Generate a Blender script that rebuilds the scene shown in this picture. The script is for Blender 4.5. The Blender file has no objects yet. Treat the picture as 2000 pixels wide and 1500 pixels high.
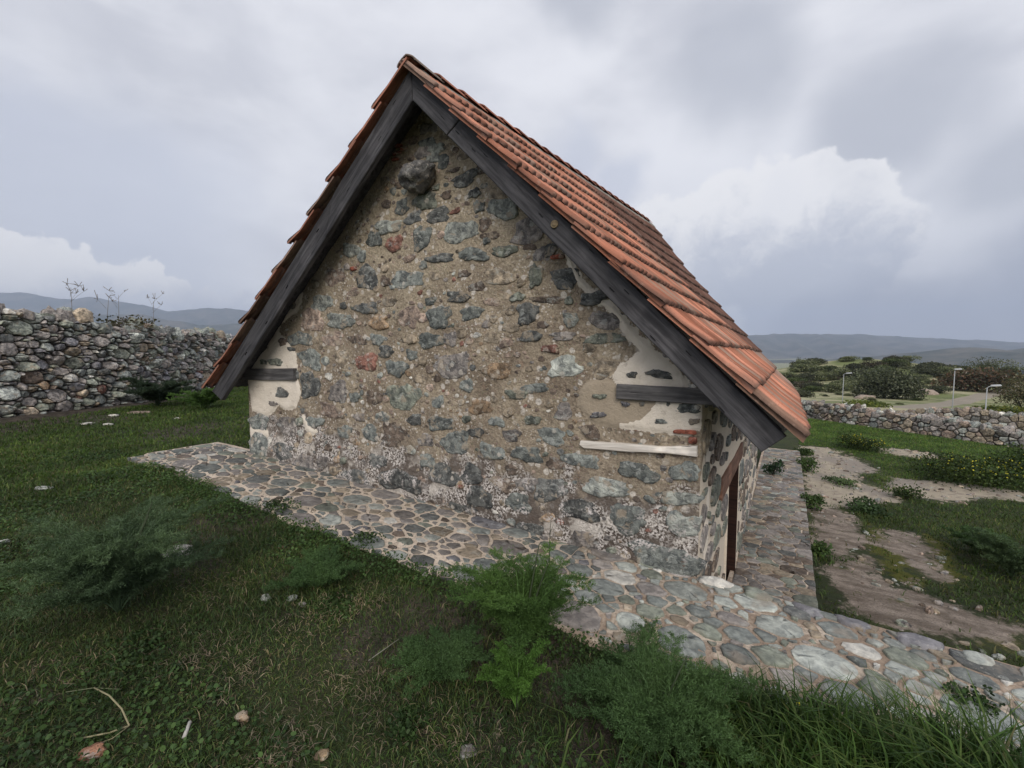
import bpy, math, random
import numpy as np
from mathutils import Vector, noise as mnoise
from mathutils.geometry import tessellate_polygon

random.seed(7); RNG = np.random.default_rng(7)
SC = bpy.context.scene
COL = SC.collection
rad = math.radians

# ------------------------------------------------------------------ camera
F, VX, HY = 900.0, 1540.0, 686.0              # the photograph's focal length and vanishing point (2000 px frame)
PITCH = math.atan((750 - HY) / F)
FW = np.array([0, math.sin(PITCH), math.cos(PITCH)]); UP = np.array([0, math.cos(PITCH), -math.sin(PITCH)])
_d = np.array([(VX - 1000) / F, -(HY - 750) / F, 1.0])
YAW = math.atan2(_d[0], _d @ FW)
_r = np.array([1.0, 0, 0])
RM = np.array([math.cos(YAW) * _r - math.sin(YAW) * FW, math.sin(YAW) * _r + math.cos(YAW) * FW, UP])
CAM = np.array([0.518, -3.535, 1.67])         # origin: foot of the right hand corner of the gable wall
cam_d = bpy.data.cameras.new('camera'); cam = bpy.data.objects.new('camera', cam_d); COL.objects.link(cam)
cam.location = CAM; cam.rotation_euler = (math.pi / 2 - PITCH, 0, YAW)
cam_d.sensor_width = 36; cam_d.lens = F / 2000 * 36; cam_d.clip_start = 0.05; cam_d.clip_end = 40000
SC.camera = cam

def ray(u, v): return RM @ np.array([(u - 1000) / F, (750 - v) / F, 1.0])
def on_y(u, v, y=0.0):
    r = ray(u, v); return CAM + r * ((y - CAM[1]) / r[1])
def on_x(u, v, x=0.0):
    r = ray(u, v); return CAM + r * ((x - CAM[0]) / r[0])
def on_z(u, v, z=0.0):
    r = ray(u, v); return CAM + r * ((z - CAM[2]) / r[2])
def at_depth(u, v, Z): return CAM + ray(u, v) * Z
def proj(P):
    q = (np.asarray(P, float) - CAM) @ RM
    z = np.maximum(q[..., 2], 1e-6)
    return 1000 + F * q[..., 0] / z, 750 - F * q[..., 1] / z, q[..., 2]

# ------------------------------------------------------------------ render, exposure
SC.render.engine = 'CYCLES'
SC.view_settings.view_transform = 'Standard'; SC.view_settings.look = 'None'
SC.view_settings.exposure = 0.25; SC.view_settings.gamma = 1.0
cy = SC.cycles
cy.use_denoising = True
try: cy.denoiser = 'OPENIMAGEDENOISE'
except Exception: pass
cy.max_bounces = 5; cy.diffuse_bounces = 3; cy.glossy_bounces = 2; cy.transparent_max_bounces = 4; cy.volume_bounces = 0
cy.caustics_reflective = False; cy.caustics_refractive = False
cy.sample_clamp_indirect = 6

# ------------------------------------------------------------------ node helper
def srgb(r, g, b):
    f = lambda c: (c / 255 / 12.92) if c / 255 <= 0.04045 else ((c / 255 + 0.055) / 1.055) ** 2.4
    return (f(r), f(g), f(b), 1)
class NT:
    def __init__(s, tree): s.t = tree; s.n = tree.nodes; s.l = tree.links
    def node(s, typ, **kw):
        n = s.n.new(typ)
        for k, v in kw.items(): setattr(n, k, v)
        return n
    def put(s, sock, v):
        if v is None: return
        if isinstance(v, bpy.types.NodeSocket): s.l.new(v, sock)
        else:
            if hasattr(sock, 'default_value'):
                d = sock.default_value
                if hasattr(d, '__len__') and not hasattr(v, '__len__'): v = (v,) * len(d)
                if hasattr(d, '__len__') and len(d) == 4 and len(v) == 3: v = tuple(v) + (1,)
                if hasattr(d, '__len__') and len(d) == 3 and len(v) == 4: v = tuple(v)[:3]
                sock.default_value = v
    def noise(s, vec, scale, detail=4, rough=0.55, dist=0.0, col=False):
        n = s.node('ShaderNodeTexNoise'); s.put(n.inputs['Vector'], vec); s.put(n.inputs['Scale'], scale)
        s.put(n.inputs['Detail'], detail); s.put(n.inputs['Roughness'], rough); s.put(n.inputs['Distortion'], dist)
        return n.outputs['Color' if col else 'Fac']
    def vor(s, vec, scale, feature='F1', out='Distance', rnd=1.0):
        n = s.node('ShaderNodeTexVoronoi', feature=feature); s.put(n.inputs['Vector'], vec); s.put(n.inputs['Scale'], scale)
        s.put(n.inputs['Randomness'], rnd); return n.outputs[out]
    def math(s, op, a, b=None, c=None, clamp=False):
        n = s.node('ShaderNodeMath', operation=op, use_clamp=clamp); s.put(n.inputs[0], a); s.put(n.inputs[1], b)
        if c is not None: s.put(n.inputs[2], c)
        return n.outputs[0]
    def vm(s, op, a, b=None, out=0):
        n = s.node('ShaderNodeVectorMath', operation=op); s.put(n.inputs[0], a); s.put(n.inputs[1], b); return n.outputs[out]
    def step(s, x, a, b, lo=0.0, hi=1.0):
        n = s.node('ShaderNodeMapRange', interpolation_type='SMOOTHSTEP'); s.put(n.inputs[0], x)
        s.put(n.inputs[1], a); s.put(n.inputs[2], b); s.put(n.inputs[3], lo); s.put(n.inputs[4], hi); return n.outputs[0]
    def mix(s, f, a, b, mode='MIX'):
        n = s.node('ShaderNodeMix', data_type='RGBA', blend_type=mode); s.put(n.inputs[0], f); s.put(n.inputs[6], a); s.put(n.inputs[7], b)
        return n.outputs[2]
    def attr(s, name, out='Color'): return s.node('ShaderNodeAttribute', attribute_name=name).outputs[out]
    def xyz(s, v): return s.node('ShaderNodeSeparateXYZ'), v
    def sep(s, v):
        n = s.node('ShaderNodeSeparateXYZ'); s.put(n.inputs[0], v); return n.outputs
    def obj(s): return s.node('ShaderNodeTexCoord').outputs['Object']
    def pos(s): return s.node('ShaderNodeNewGeometry').outputs['Position']
    def scale(s, v, x, y, z):
        return s.vm('MULTIPLY', v, (x, y, z))
    def bump(s, h, strength=0.5, dist=0.01, normal=None):
        n = s.node('ShaderNodeBump'); s.put(n.inputs['Strength'], strength); s.put(n.inputs['Distance'], dist)
        s.put(n.inputs['Height'], h); s.put(n.inputs['Normal'], normal); return n.outputs[0]
def mat(name, build):
    m = bpy.data.materials.new(name); m.use_nodes = True
    n = NT(m.node_tree); p = m.node_tree.nodes['Principled BSDF']
    p.inputs['Specular IOR Level'].default_value = 0.25
    build(n, p); return m

# ------------------------------------------------------------------ sun and sky
SUN_EL, SUN_DIR = rad(36), Vector((0.52, -0.82, 0)).normalized()
sd = SUN_DIR * math.cos(SUN_EL) + Vector((0, 0, math.sin(SUN_EL)))
sun_d = bpy.data.lights.new('sun', 'SUN'); sun_d.energy = 1.9; sun_d.angle = rad(34); sun_d.color = (1.0, 0.94, 0.86)
sun = bpy.data.objects.new('sun', sun_d); COL.objects.link(sun)
sun.rotation_euler = (-sd).to_track_quat('-Z', 'Y').to_euler()

W = bpy.data.worlds.new('World'); SC.world = W; W.use_nodes = True
n = NT(W.node_tree); n.n.clear()
sky = n.node('ShaderNodeTexSky', sky_type='NISHITA'); sky.sun_disc = False
sky.sun_elevation = SUN_EL; sky.sun_rotation = math.atan2(SUN_DIR.x, SUN_DIR.y); sky.dust_density = 2.0
D = n.vm('NORMALIZE', n.node('ShaderNodeTexCoord').outputs['Generated'])
dz = n.sep(D)[2]
def blobs(lst, warp):
    out = None
    for (u, v, r) in lst:
        c = ray(u, v); c = c / np.linalg.norm(c); e = ray(u, v - r); e = e / np.linalg.norm(e); e2 = ray(u + r, v); e2 = e2 / np.linalg.norm(e2)
        R = float((np.linalg.norm(e - c) + np.linalg.norm(e2 - c)) / 2)
        dd = n.vm('DISTANCE', warp, tuple(c), out='Value')
        m = n.math('SUBTRACT', 1.0, n.math('DIVIDE', dd, R))
        out = m if out is None else n.math('SMOOTH_MAX', out, m, 0.25)
    return out
stretch = n.scale(D, 1, 1, 2.2)
n1 = n.noise(stretch, 1.7, 5, 0.5, 0.35)
n2 = n.noise(stretch, 6.0, 6, 0.55, 0.2)
wn = n.noise(D, 9.0, 7, 0.6, 0.0, True)
warp = n.vm('ADD', D, n.vm('MULTIPLY', n.vm('SUBTRACT', wn, (0.5, 0.5, 0.5)), (0.13, 0.13, 0.13)))
# flat overcast with darker and lighter sheets
base = n.mix(n.step(n1, 0.36, 0.66), srgb(196, 198, 207), srgb(228, 229, 235))
base = n.mix(n.math('MULTIPLY', n.step(n2, 0.42, 0.72), 0.45), base, srgb(233, 234, 239))
soft = n.vm('ADD', D, n.vm('MULTIPLY', n.vm('SUBTRACT', n.noise(D, 3.0, 4, 0.5, 0, True), (0.5,) * 3), (0.3, 0.3, 0.3)))
dark = n.step(blobs([(1450, 130, 230), (1750, 210, 260), (1980, 330, 230), (1120, 10, 130)], soft), 0.0, 0.7)
base = n.mix(n.math('MULTIPLY', dark, 0.72), base, srgb(176, 180, 191))
blue = n.step(blobs([(250, 400, 330), (80, 330, 250), (1120, 330, 130), (1230, 350, 70)], soft), 0.0, 0.7)
base = n.mix(n.math('MULTIPLY', blue, 0.75), base, srgb(196, 201, 215))
# cumulus banks over the horizon
R_ = blobs([(1300, 440, 75), (1400, 400, 80), (1500, 380, 90), (1600, 360, 85), (1680, 370, 80), (1680, 470, 130), (1560, 470, 150), (1420, 500, 130), (1330, 540, 100), (1560, 590, 140)], warp)
L_ = blobs([(-20, 500, 60), (40, 500, 45), (105, 497, 48), (160, 530, 55), (225, 540, 48), (285, 548, 42), (350, 575, 42), (60, 560, 90), (200, 590, 70), (420, 595, 36), (480, 600, 36)], warp)
cmR = n.math('MULTIPLY', n.step(R_, 0.02, 0.19), n.step(n.noise(D, 5.0, 5, 0.6), 0.30, 0.56, 0.55, 1.0)); cmL = n.step(L_, 0.02, 0.20)
puff = n.noise(warp, 11.0, 6, 0.6)
def cum(lo_el, hi_el, hi, lo):
    t = n.math('ADD', n.step(dz, lo_el, hi_el), n.math('MULTIPLY', n.math('SUBTRACT', puff, 0.5), 2.2))
    return n.mix(n.step(t, 0.1, 0.95), lo, hi)
base = n.mix(n.math('MULTIPLY', cmL, 0.95), base, cum(0.04, 0.16, (0.88, 0.87, 0.88, 1), srgb(208, 210, 220)))
base = n.mix(n.math('MULTIPLY', cmR, 0.95), base, cum(0.12, 0.29, (0.86, 0.855, 0.87, 1), srgb(190, 194, 206)))
low = n.math('MULTIPLY', n.step(blobs([(1750, 640, 200), (2000, 600, 240), (1560, 660, 120)], soft), 0.0, 0.6), 0.85)
base = n.mix(low, base, srgb(168, 172, 186))
horizon = n.step(dz, 0.0, 0.07, 0.55, 0.0)
base = n.mix(horizon, base, srgb(190, 195, 208))
b1 = n.node('ShaderNodeBackground'); n.put(b1.inputs[0], sky.outputs[0]); b1.inputs[1].default_value = 0.08
b2 = n.node('ShaderNodeBackground'); n.put(b2.inputs[0], base); b2.inputs[1].default_value = 1.0
ms = n.node('ShaderNodeMixShader'); ms.inputs[0].default_value = 0.95
n.l.new(b1.outputs[0], ms.inputs[1]); n.l.new(b2.outputs[0], ms.inputs[2])
n.l.new(ms.outputs[0], n.node('ShaderNodeOutputWorld').inputs[0])

# ------------------------------------------------------------------ object helpers
def make_mesh(name, V, faces, mats=(), col=None, smooth=True, mi=None, extra=None):
    """V (n,3); faces: list of int arrays (k,m); col: per vertex rgb"""
    me = bpy.data.meshes.new(name)
    V = np.asarray(V, np.float32); faces = [np.asarray(f, np.int32) for f in faces if len(f)]
    me.vertices.add(len(V)); me.vertices.foreach_set('co', V.ravel())
    nl = sum(f.size for f in faces); npoly = sum(len(f) for f in faces)
    me.loops.add(nl); me.polygons.add(npoly)
    me.loops.foreach_set('vertex_index', np.concatenate([f.ravel() for f in faces]))
    tot = np.concatenate([np.full(len(f), f.shape[1], np.int32) for f in faces])
    me.polygons.foreach_set('loop_start', np.concatenate([[0], np.cumsum(tot)[:-1]]).astype(np.int32))
    if mi is not None: me.polygons.foreach_set('material_index', np.asarray(mi, np.int32))
    me.polygons.foreach_set('use_smooth', np.full(npoly, smooth))
    for m in mats: me.materials.append(m)
    if col is not None:
        a = me.attributes.new('Col', 'FLOAT_COLOR', 'POINT')
        c = np.ones((len(V), 4), np.float32); c[:, :3] = col; a.data.foreach_set('color', c.ravel())
    for k, arr in (extra or {}).items():
        a = me.attributes.new(k, 'FLOAT', 'POINT'); a.data.foreach_set('value', np.asarray(arr, np.float32))
    me.update(calc_edges=True); me.validate()
    return me
def link(name, me, parent=None, loc=None, **props):
    o = bpy.data.objects.new(name, me); COL.objects.link(o)
    if parent is not None: o.parent = parent
    if loc is not None: o.location = loc
    for k, v in props.items(): o[k] = v
    return o
def thing(name, label, category, loc=(0, 0, 0), group=None):
    o = bpy.data.objects.new(name, None); COL.objects.link(o); o.location = loc
    o['label'] = label; o['category'] = category
    if group: o['group'] = group
    o.empty_display_size = 0.2
    return o
class Acc:
    """collects vertices, colours and faces of one mesh"""
    def __init__(s): s.V = []; s.C = []; s.Fq = []; s.Ft = []; s.n = 0; s.mq = []; s.mt = []
    def add(s, V, q=(), t=(), col=(0.5, 0.5, 0.5), m=0):
        V = np.asarray(V, float); s.V.append(V)
        c = np.asarray(col, float); s.C.append(np.broadcast_to(c, V.shape) if c.ndim == 1 else c)
        if len(q): s.Fq.append(np.asarray(q) + s.n); s.mq += [m] * len(q)
        if len(t): s.Ft.append(np.asarray(t) + s.n); s.mt += [m] * len(t)
        s.n += len(V)
    def mesh(s, name, mats, smooth=True):
        f = []
        if s.Fq: f.append(np.concatenate(s.Fq))
        if s.Ft: f.append(np.concatenate(s.Ft))
        return make_mesh(name, np.concatenate(s.V), f, mats, np.concatenate(s.C), smooth, s.mq + s.mt)
    def box(s, lo, hi, col=(0.5, 0.5, 0.5), m=0, fr=None):
        x0, y0, z0 = lo; x1, y1, z1 = hi
        V = np.array([(x0, y0, z0), (x1, y0, z0), (x1, y1, z0), (x0, y1, z0), (x0, y0, z1), (x1, y0, z1), (x1, y1, z1), (x0, y1, z1)], float)
        if fr is not None: V = fr(V)
        s.add(V, [(0, 3, 2, 1), (4, 5, 6, 7), (0, 1, 5, 4), (1, 2, 6, 5), (2, 3, 7, 6), (3, 0, 4, 7)], col=col, m=m)
    def tube(s, pts, r, k=6, col=(0.5, 0.5, 0.5), m=0):
        pts = np.asarray(pts, float); r = np.broadcast_to(np.asarray(r, float), (len(pts),))
        T = np.gradient(pts, axis=0); T /= np.linalg.norm(T, axis=1)[:, None] + 1e-9
        ref = np.where(np.abs(T[:, 2:3]) < 0.9, [[0, 0, 1.0]], [[1.0, 0, 0]])
        A = np.cross(T, ref); A /= np.linalg.norm(A, axis=1)[:, None]; B = np.cross(T, A)
        an = np.arange(k) * 2 * math.pi / k
        V = (pts[:, None] + r[:, None, None] * (np.cos(an)[None, :, None] * A[:, None] + np.sin(an)[None, :, None] * B[:, None])).reshape(-1, 3)
        q = [(i * k + j, i * k + (j + 1) % k, (i + 1) * k + (j + 1) % k, (i + 1) * k + j) for i in range(len(pts) - 1) for j in range(k)]
        n0 = len(V); V = np.vstack([V, pts[0], pts[-1]])
        t = [(n0, (j + 1) % k, j) for j in range(k)] + [(n0 + 1, n0 - k + j, n0 - k + (j + 1) % k) for j in range(k)]
        s.add(V, q, t, col, m)

# ------------------------------------------------------------------ numpy noise
def _h(ix, iy, s=0):
    h = (ix.astype(np.int64) * 374761393 + iy.astype(np.int64) * 668265263 + s * 974711) & 0xffffffff
    h = ((h ^ (h >> 13)) * 1274126177) & 0xffffffff
    return ((h ^ (h >> 16)) & 0xffff) / 65535.0
def vnoise(x, y, s=0):
    x = np.asarray(x, float); y = np.asarray(y, float)
    ix = np.floor(x); iy = np.floor(y); fx = x - ix; fy = y - iy
    fx = fx * fx * (3 - 2 * fx); fy = fy * fy * (3 - 2 * fy)
    a = _h(ix, iy, s); b = _h(ix + 1, iy, s); c = _h(ix, iy + 1, s); d = _h(ix + 1, iy + 1, s)
    return a * (1 - fx) * (1 - fy) + b * fx * (1 - fy) + c * (1 - fx) * fy + d * fx * fy
def fbm(x, y, o=4, s=0):
    t = 0; a = 0.5; w = 0
    for i in range(o):
        t = t + a * vnoise(np.asarray(x) * 2 ** i, np.asarray(y) * 2 ** i, s + i * 17); w += a; a *= 0.5
    return t / w - 0.5
def sm(a, b, x):
    t = np.clip((np.asarray(x, float) - a) / (b - a), 0, 1); return t * t * (3 - 2 * t)
def sdist(P, poly):
    """signed distance (positive inside) of points P (n,2) to polygon"""
    P = np.asarray(P, float); poly = np.asarray(poly, float)
    d = np.full(len(P), 1e9); ins = np.zeros(len(P), bool)
    for i in range(len(poly)):
        a = poly[i]; b = poly[(i + 1) % len(poly)]; e = b - a; w = P - a
        t = np.clip((w @ e) / (e @ e + 1e-12), 0, 1)
        d = np.minimum(d, np.linalg.norm(w - t[:, None] * e, axis=1))
        c = ((a[1] > P[:, 1]) != (b[1] > P[:, 1])) & (P[:, 0] < (b[0] - a[0]) * (P[:, 1] - a[1]) / (b[1] - a[1] + 1e-12) + a[0])
        ins ^= c
    return np.where(ins, d, -d)

# ------------------------------------------------------------------ ground height
def strip_z(x): return np.interp(x, [-16, -12, -5.8, 0, 2, 6, 20], [0.55, 0.42, 0.30, 0.0, -0.12, -0.40, -1.2])
_far = np.array([0, 20, 24, 28, 40, 55, 75, 95, 120, 160, 240, 400, 900, 2500, 9000, 20000])
_fz = np.array([-1.5, -1.55, -1.7, -2.4, -3.7, -4.3, -5.0, -6.0, -6.5, -8, -14, -30, -60, -75, -80, -80])
HILLS = []
for (u, v, Z, rad_u, rad_v, h) in [(1690, 700, 135, 30, 30, 8.0), (1790, 700, 140, 24, 36, 7.0), (1600, 700, 135, 24, 34, 4.6), (1900, 706, 130, 34, 30, 5.6), (1985, 715, 120, 30, 22, 3.0), (1480, 700, 150, 40, 30, 3.0)]:
    p = at_depth(u, v, Z); HILLS.append((p[0], p[1], rad_u, rad_v, h))
VR = np.array([math.cos(YAW), math.sin(YAW)]); VF = np.array([-math.sin(YAW), math.cos(YAW)])
def gz(x, y):
    x = np.asarray(x, float); y = np.asarray(y, float)
    up = strip_z(x) - 0.05 + 0.10 * fbm(x * 0.7, y * 0.7, 3, 3) + 0.03 * fbm(x * 4, y * 4, 2, 5)
    up = up + 0.13 * sm(0.15, 0.9, x) * sm(-1.05, -1.3, y) * sm(-2.9, -2.0, y)
    lowz = np.interp(y, [0, 3, 8, 16, 24], [-1.36, -1.36, -1.45, -1.5, -1.6]) + 0.07 * fbm(x * 0.6, y * 0.6, 3, 9) + 0.03 * fbm(x * 3, y * 3, 2, 6) - 0.03 * np.clip(x - 4, 0, 30)
    wl = sm(-0.42, -0.34, y) * np.maximum(sm(-3.2, -2.2, x), 0)
    z = up * (1 - wl) + lowz * wl
    rr = np.hypot(x - CAM[0], y - CAM[1])
    fz = np.interp(rr, _far, _fz) + 0.6 * fbm(x / 14, y / 14, 4, 21) * sm(30, 60, rr) + 18 * fbm(x / 300, y / 300, 4, 22) * sm(250, 900, rr)
    hb = np.zeros_like(fz)
    for (hx, hy, ru, rv, h) in HILLS:
        dx, dy = x - hx, y - hy; a = dx * VR[0] + dy * VR[1]; b = dx * VF[0] + dy * VF[1]
        hb = np.maximum(hb, h * np.exp(-(a / ru) ** 2 - (b / rv) ** 2))
    fz = fz + hb
    s0 = np.where(x < -4, 32.0, 25.0)
    k = np.clip((rr - s0) / 8, 0, 1); k = k * k * (3 - 2 * k)
    return z * (1 - k) + fz * k
def hit(u, v, tmax=400, t0=1.0):
    r = ray(u, v); t = np.concatenate([np.arange(t0, 30, 0.03), np.arange(30, tmax, 0.25)])
    P = CAM + t[:, None] * r; b = np.nonzero(P[:, 2] < gz(P[:, 0], P[:, 1]))[0]
    i = b[0] if len(b) else len(t) - 1
    p = P[i].copy(); p[2] = float(gz(p[0], p[1])); return p

# ------------------------------------------------------------------ materials
def stone_nodes(flag, foot=False):
    def f(n, p):
        o = n.pos(); c = n.attr('Col')
        wv = n.vm('ADD', o, n.vm('MULTIPLY', n.noise(o, 9, 3, 0.6, 0, True), (0.10,) * 3))
        a = n.noise(wv, 15, 6, 0.66); b = n.noise(o, 120, 3, 0.6); v = n.noise(n.scale(wv, 1, 1, 2.2), 11, 4, 0.62, 0.5)
        fac = n.sep(n.vor(wv, 22, 'F1', 'Color'))[0]
        k = 0.55 if flag else 1.0
        c = n.mix(k, c, n.mix(n.step(a, 0.34, 0.70), n.mix(1.0, c, (0.42, 0.43, 0.45), 'MULTIPLY'), n.mix(1.0, c, (1.55, 1.52, 1.46), 'MULTIPLY')))
        c = n.mix(0.5 * k, c, n.mix(fac, n.mix(1.0, c, (0.5, 0.5, 0.5), 'MULTIPLY'), n.mix(1.0, c, (1.5, 1.5, 1.5), 'MULTIPLY')))
        c = n.mix(n.math('MULTIPLY', n.step(v, 0.57, 0.64), 0.6 * k), c, n.mix(0.5, c, (0.62, 0.64, 0.60)))
        lich = n.math('MULTIPLY', n.step(n.noise(o, 42, 4, 0.7), 0.58, 0.66), n.step(n.noise(o, 2.2, 3), 0.42, 0.62))
        c = n.mix(n.math('MULTIPLY', lich, 0.6 * k), c, (0.52, 0.48, 0.42))
        c = n.mix(n.math('MULTIPLY', n.step(n.noise(wv, 30, 4, 0.65), 0.58, 0.68), 0.45 * k), c, n.mix(1.0, c, (0.30, 0.30, 0.31), 'MULTIPLY'))
        if not flag:   # mortar smeared over the stone
            c = n.mix(n.math('MULTIPLY', n.step(n.noise(wv, 7, 5, 0.65), 0.57, 0.63), 0.72), c, (0.36, 0.30, 0.23))
        else:
            c = n.mix(n.math('MULTIPLY', n.step(n.noise(o, 3.2, 5, 0.65), 0.54, 0.68), 0.55), c, (0.30, 0.25, 0.20))
        if foot:       # the same lichens that grow on the mortar
            x, y, z = n.sep(o)
            lo = n.vm('ADD', o, n.vm('MULTIPLY', n.noise(o, 22, 3, 0.6, 0, True), (0.028,) * 3))
            s1 = n.vor(lo, 13.0, 'F1'); sc = n.sep(n.vor(lo, 13.0, 'F1', 'Color'))[0]
            sp = n.math('MULTIPLY', n.step(s1, n.math('MULTIPLY', sc, 0.46), n.math('MULTIPLY', sc, 0.34)), n.step(n.noise(o, 1.6, 4, 0.6), 0.46, 0.58))
            c = n.mix(n.math('MULTIPLY', sp, 0.55), c, (0.66, 0.60, 0.52))
            ft = n.math('SUBTRACT', z, n.math('MULTIPLY', x, -0.052))
            cr = n.step(n.math('ADD', ft, n.math('MULTIPLY', n.math('SUBTRACT', n.noise(o, 2.1, 5, 0.62), 0.5), 1.3)), 0.50, 0.34)
            c = n.mix(n.math('MULTIPLY', n.math('MULTIPLY', cr, n.step(n.noise(o, 50, 4, 0.6, 0.4), 0.47, 0.53)), n.step(n.noise(o, 5, 4, 0.6), 0.50, 0.62)), c, (0.62, 0.57, 0.54))
        n.put(p.inputs['Base Color'], c); p.inputs['Roughness'].default_value = 0.85
        crack = n.vor(wv, 13, 'DISTANCE_TO_EDGE')
        h = n.math('ADD', n.math('ADD', n.math('MULTIPLY', a, 1.0), n.math('MULTIPLY', b, 0.28)), n.math('ADD', n.math('MULTIPLY', n.step(crack, 0.0, 0.12), 0.18), n.math('MULTIPLY', fac, 0.14)))
        n.put(p.inputs['Normal'], n.bump(h, 0.45 if flag else 0.85, 0.010 if flag else 0.02))
    return f
M_STONE = mat('rubble_stone', stone_nodes(False))
M_GSTONE = mat('gable_stone', stone_nodes(False, True))
M_FLAG = mat('paving_stone', stone_nodes(True))

def m_gable(n, p):
    o = n.pos(); x, y, z = n.sep(o)
    tan = n.mix(n.step(n.noise(o, 2.3, 5, 0.6), 0.34, 0.66), (0.285, 0.232, 0.178), (0.47, 0.395, 0.30))
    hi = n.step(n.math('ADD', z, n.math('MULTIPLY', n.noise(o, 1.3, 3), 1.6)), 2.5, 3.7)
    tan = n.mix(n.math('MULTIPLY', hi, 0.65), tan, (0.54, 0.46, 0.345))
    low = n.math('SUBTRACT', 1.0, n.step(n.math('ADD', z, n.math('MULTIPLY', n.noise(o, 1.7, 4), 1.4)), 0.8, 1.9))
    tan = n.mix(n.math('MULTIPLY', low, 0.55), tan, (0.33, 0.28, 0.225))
    f1 = n.noise(o, 45, 5, 0.65); f2 = n.noise(o, 160, 3, 0.6)
    c = n.mix(n.step(f1, 0.30, 0.70), n.mix(1.0, tan, (0.66, 0.64, 0.62), 'MULTIPLY'), n.mix(1.0, tan, (1.18, 1.17, 1.14), 'MULTIPLY'))
    red = n.math('MULTIPLY', n.step(n.noise(o, 5.5, 4, 0.6), 0.6, 0.72), 0.45)
    c = n.mix(red, c, (0.30, 0.19, 0.135))
    grit = n.vor(o, 55, 'F1'); gcol = n.vor(o, 55, 'F1', 'Color')
    gm = n.math('MULTIPLY', n.step(grit, 0.36, 0.24), n.step(n.noise(o, 3.4, 4), 0.40, 0.6))
    gcv = n.mix(0.75, gcol, (0.34, 0.285, 0.23)); gcv = n.mix(1.0, gcv, (0.95, 0.82, 0.68), 'MULTIPLY')
    c = n.mix(n.math('MULTIPLY', gm, 0.45), c, gcv)
    # pale lichen spots in colonies
    lo = n.vm('ADD', o, n.vm('MULTIPLY', n.noise(o, 22, 3, 0.6, 0, True), (0.028,) * 3))
    s1 = n.vor(lo, 13.0, 'F1'); sc = n.sep(n.vor(lo, 13.0, 'F1', 'Color'))[0]
    colony = n.step(n.math('ADD', n.noise(o, 1.6, 4, 0.6), n.math('MULTIPLY', n.step(z, 3.4, 2.4), 0.06)), 0.43, 0.55)
    dk = n.step(n.noise(lo, 6.5, 5, 0.68), 0.56, 0.66)
    c = n.mix(n.math('MULTIPLY', dk, 0.5), c, n.mix(1.0, c, (0.50, 0.46, 0.44), 'MULTIPLY'))
    spot = n.math('MULTIPLY', n.step(s1, n.math('MULTIPLY', sc, 0.46), n.math('MULTIPLY', sc, 0.34)), colony)
    s2 = n.vor(lo, 34.0, 'F1'); sc2 = n.sep(n.vor(lo, 34.0, 'F1', 'Color'))[1]
    spot2 = n.math('MULTIPLY', n.step(s2, n.math('MULTIPLY', sc2, 0.52), n.math('MULTIPLY', sc2, 0.36)), n.step(n.noise(o, 2.5, 4, 0.6), 0.46, 0.58))
    c = n.mix(n.math('MULTIPLY', n.math('MAXIMUM', spot, spot2), 0.92), c, n.mix(f1, (0.56, 0.50, 0.43), (0.82, 0.76, 0.68)))
    # dark crust with white lichen near the foot of the wall
    foot = n.math('SUBTRACT', z, n.math('MULTIPLY', x, -0.052))
    cr = n.step(n.math('ADD', foot, n.math('MULTIPLY', n.math('SUBTRACT', n.noise(o, 2.1, 5, 0.62), 0.5), 1.3)), 0.60, 0.42)
    crs = n.mix(n.step(n.noise(o, 50, 4, 0.6, 0.4), 0.47, 0.53), (0.070, 0.056, 0.052), (0.80, 0.75, 0.71))
    wht = n.step(n.noise(o, 3.4, 4, 0.62), 0.42, 0.54)
    crs = n.mix(wht, (0.105, 0.086, 0.078), crs)
    c = n.mix(n.math('MULTIPLY', cr, 0.80), c, crs)
    wst = n.math('MULTIPLY', n.step(n.math('ADD', foot, n.math('MULTIPLY', n.math('SUBTRACT', n.noise(o, 1.5, 5, 0.65), 0.5), 1.6)), 0.55, 0.25), n.step(n.noise(o, 3.1, 5, 0.7), 0.50, 0.60))
    c = n.mix(n.math('MULTIPLY', wst, 0.72), c, (0.70, 0.64, 0.57))
    # cream plaster that survives at the edges
    pl = n.attr('plaster', 'Fac')
    pm = n.step(n.math('ADD', pl, n.math('MULTIPLY', n.math('SUBTRACT', n.noise(o, 11, 6, 0.68), 0.5), 0.75)), 0.48, 0.53)
    tn = n.attr('tanplaster', 'Fac')
    cream = n.mix(n.noise(o, 7, 5, 0.6), (0.68, 0.60, 0.49), (0.86, 0.78, 0.68))
    cream = n.mix(n.math('MULTIPLY', n.step(n.noise(o, 13, 6, 0.7), 0.58, 0.70), 0.5), cream, (0.36, 0.30, 0.235))
    cream = n.mix(n.step(tn, 0.45, 0.55), cream, n.mix(n.noise(o, 9, 6, 0.65), (0.30, 0.245, 0.185), (0.46, 0.385, 0.29)))
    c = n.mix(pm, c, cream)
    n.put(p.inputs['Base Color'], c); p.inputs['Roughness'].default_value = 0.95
    c = n.mix(n.math('MULTIPLY', n.math('MULTIPLY', pm, n.step(n.noise(o, 26, 5, 0.7), 0.54, 0.66)), 0.45), c, (0.24, 0.195, 0.15))
    h = n.math('ADD', n.math('MULTIPLY', n.noise(o, 30, 6, 0.66), 1.0), n.math('MULTIPLY', f2, 0.35))
    h = n.math('ADD', h, n.math('MULTIPLY', gm, 0.35)); h = n.math('ADD', h, n.math('MULTIPLY', n.noise(o, 8, 4, 0.6), 1.6))
    h = n.mix(pm, h, n.math('ADD', 1.2, n.math('MULTIPLY', f1, 0.5)))
    n.put(p.inputs['Normal'], n.bump(h, 1.0, 0.022))
M_GABLE = mat('rubble_mortar', m_gable)

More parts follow.
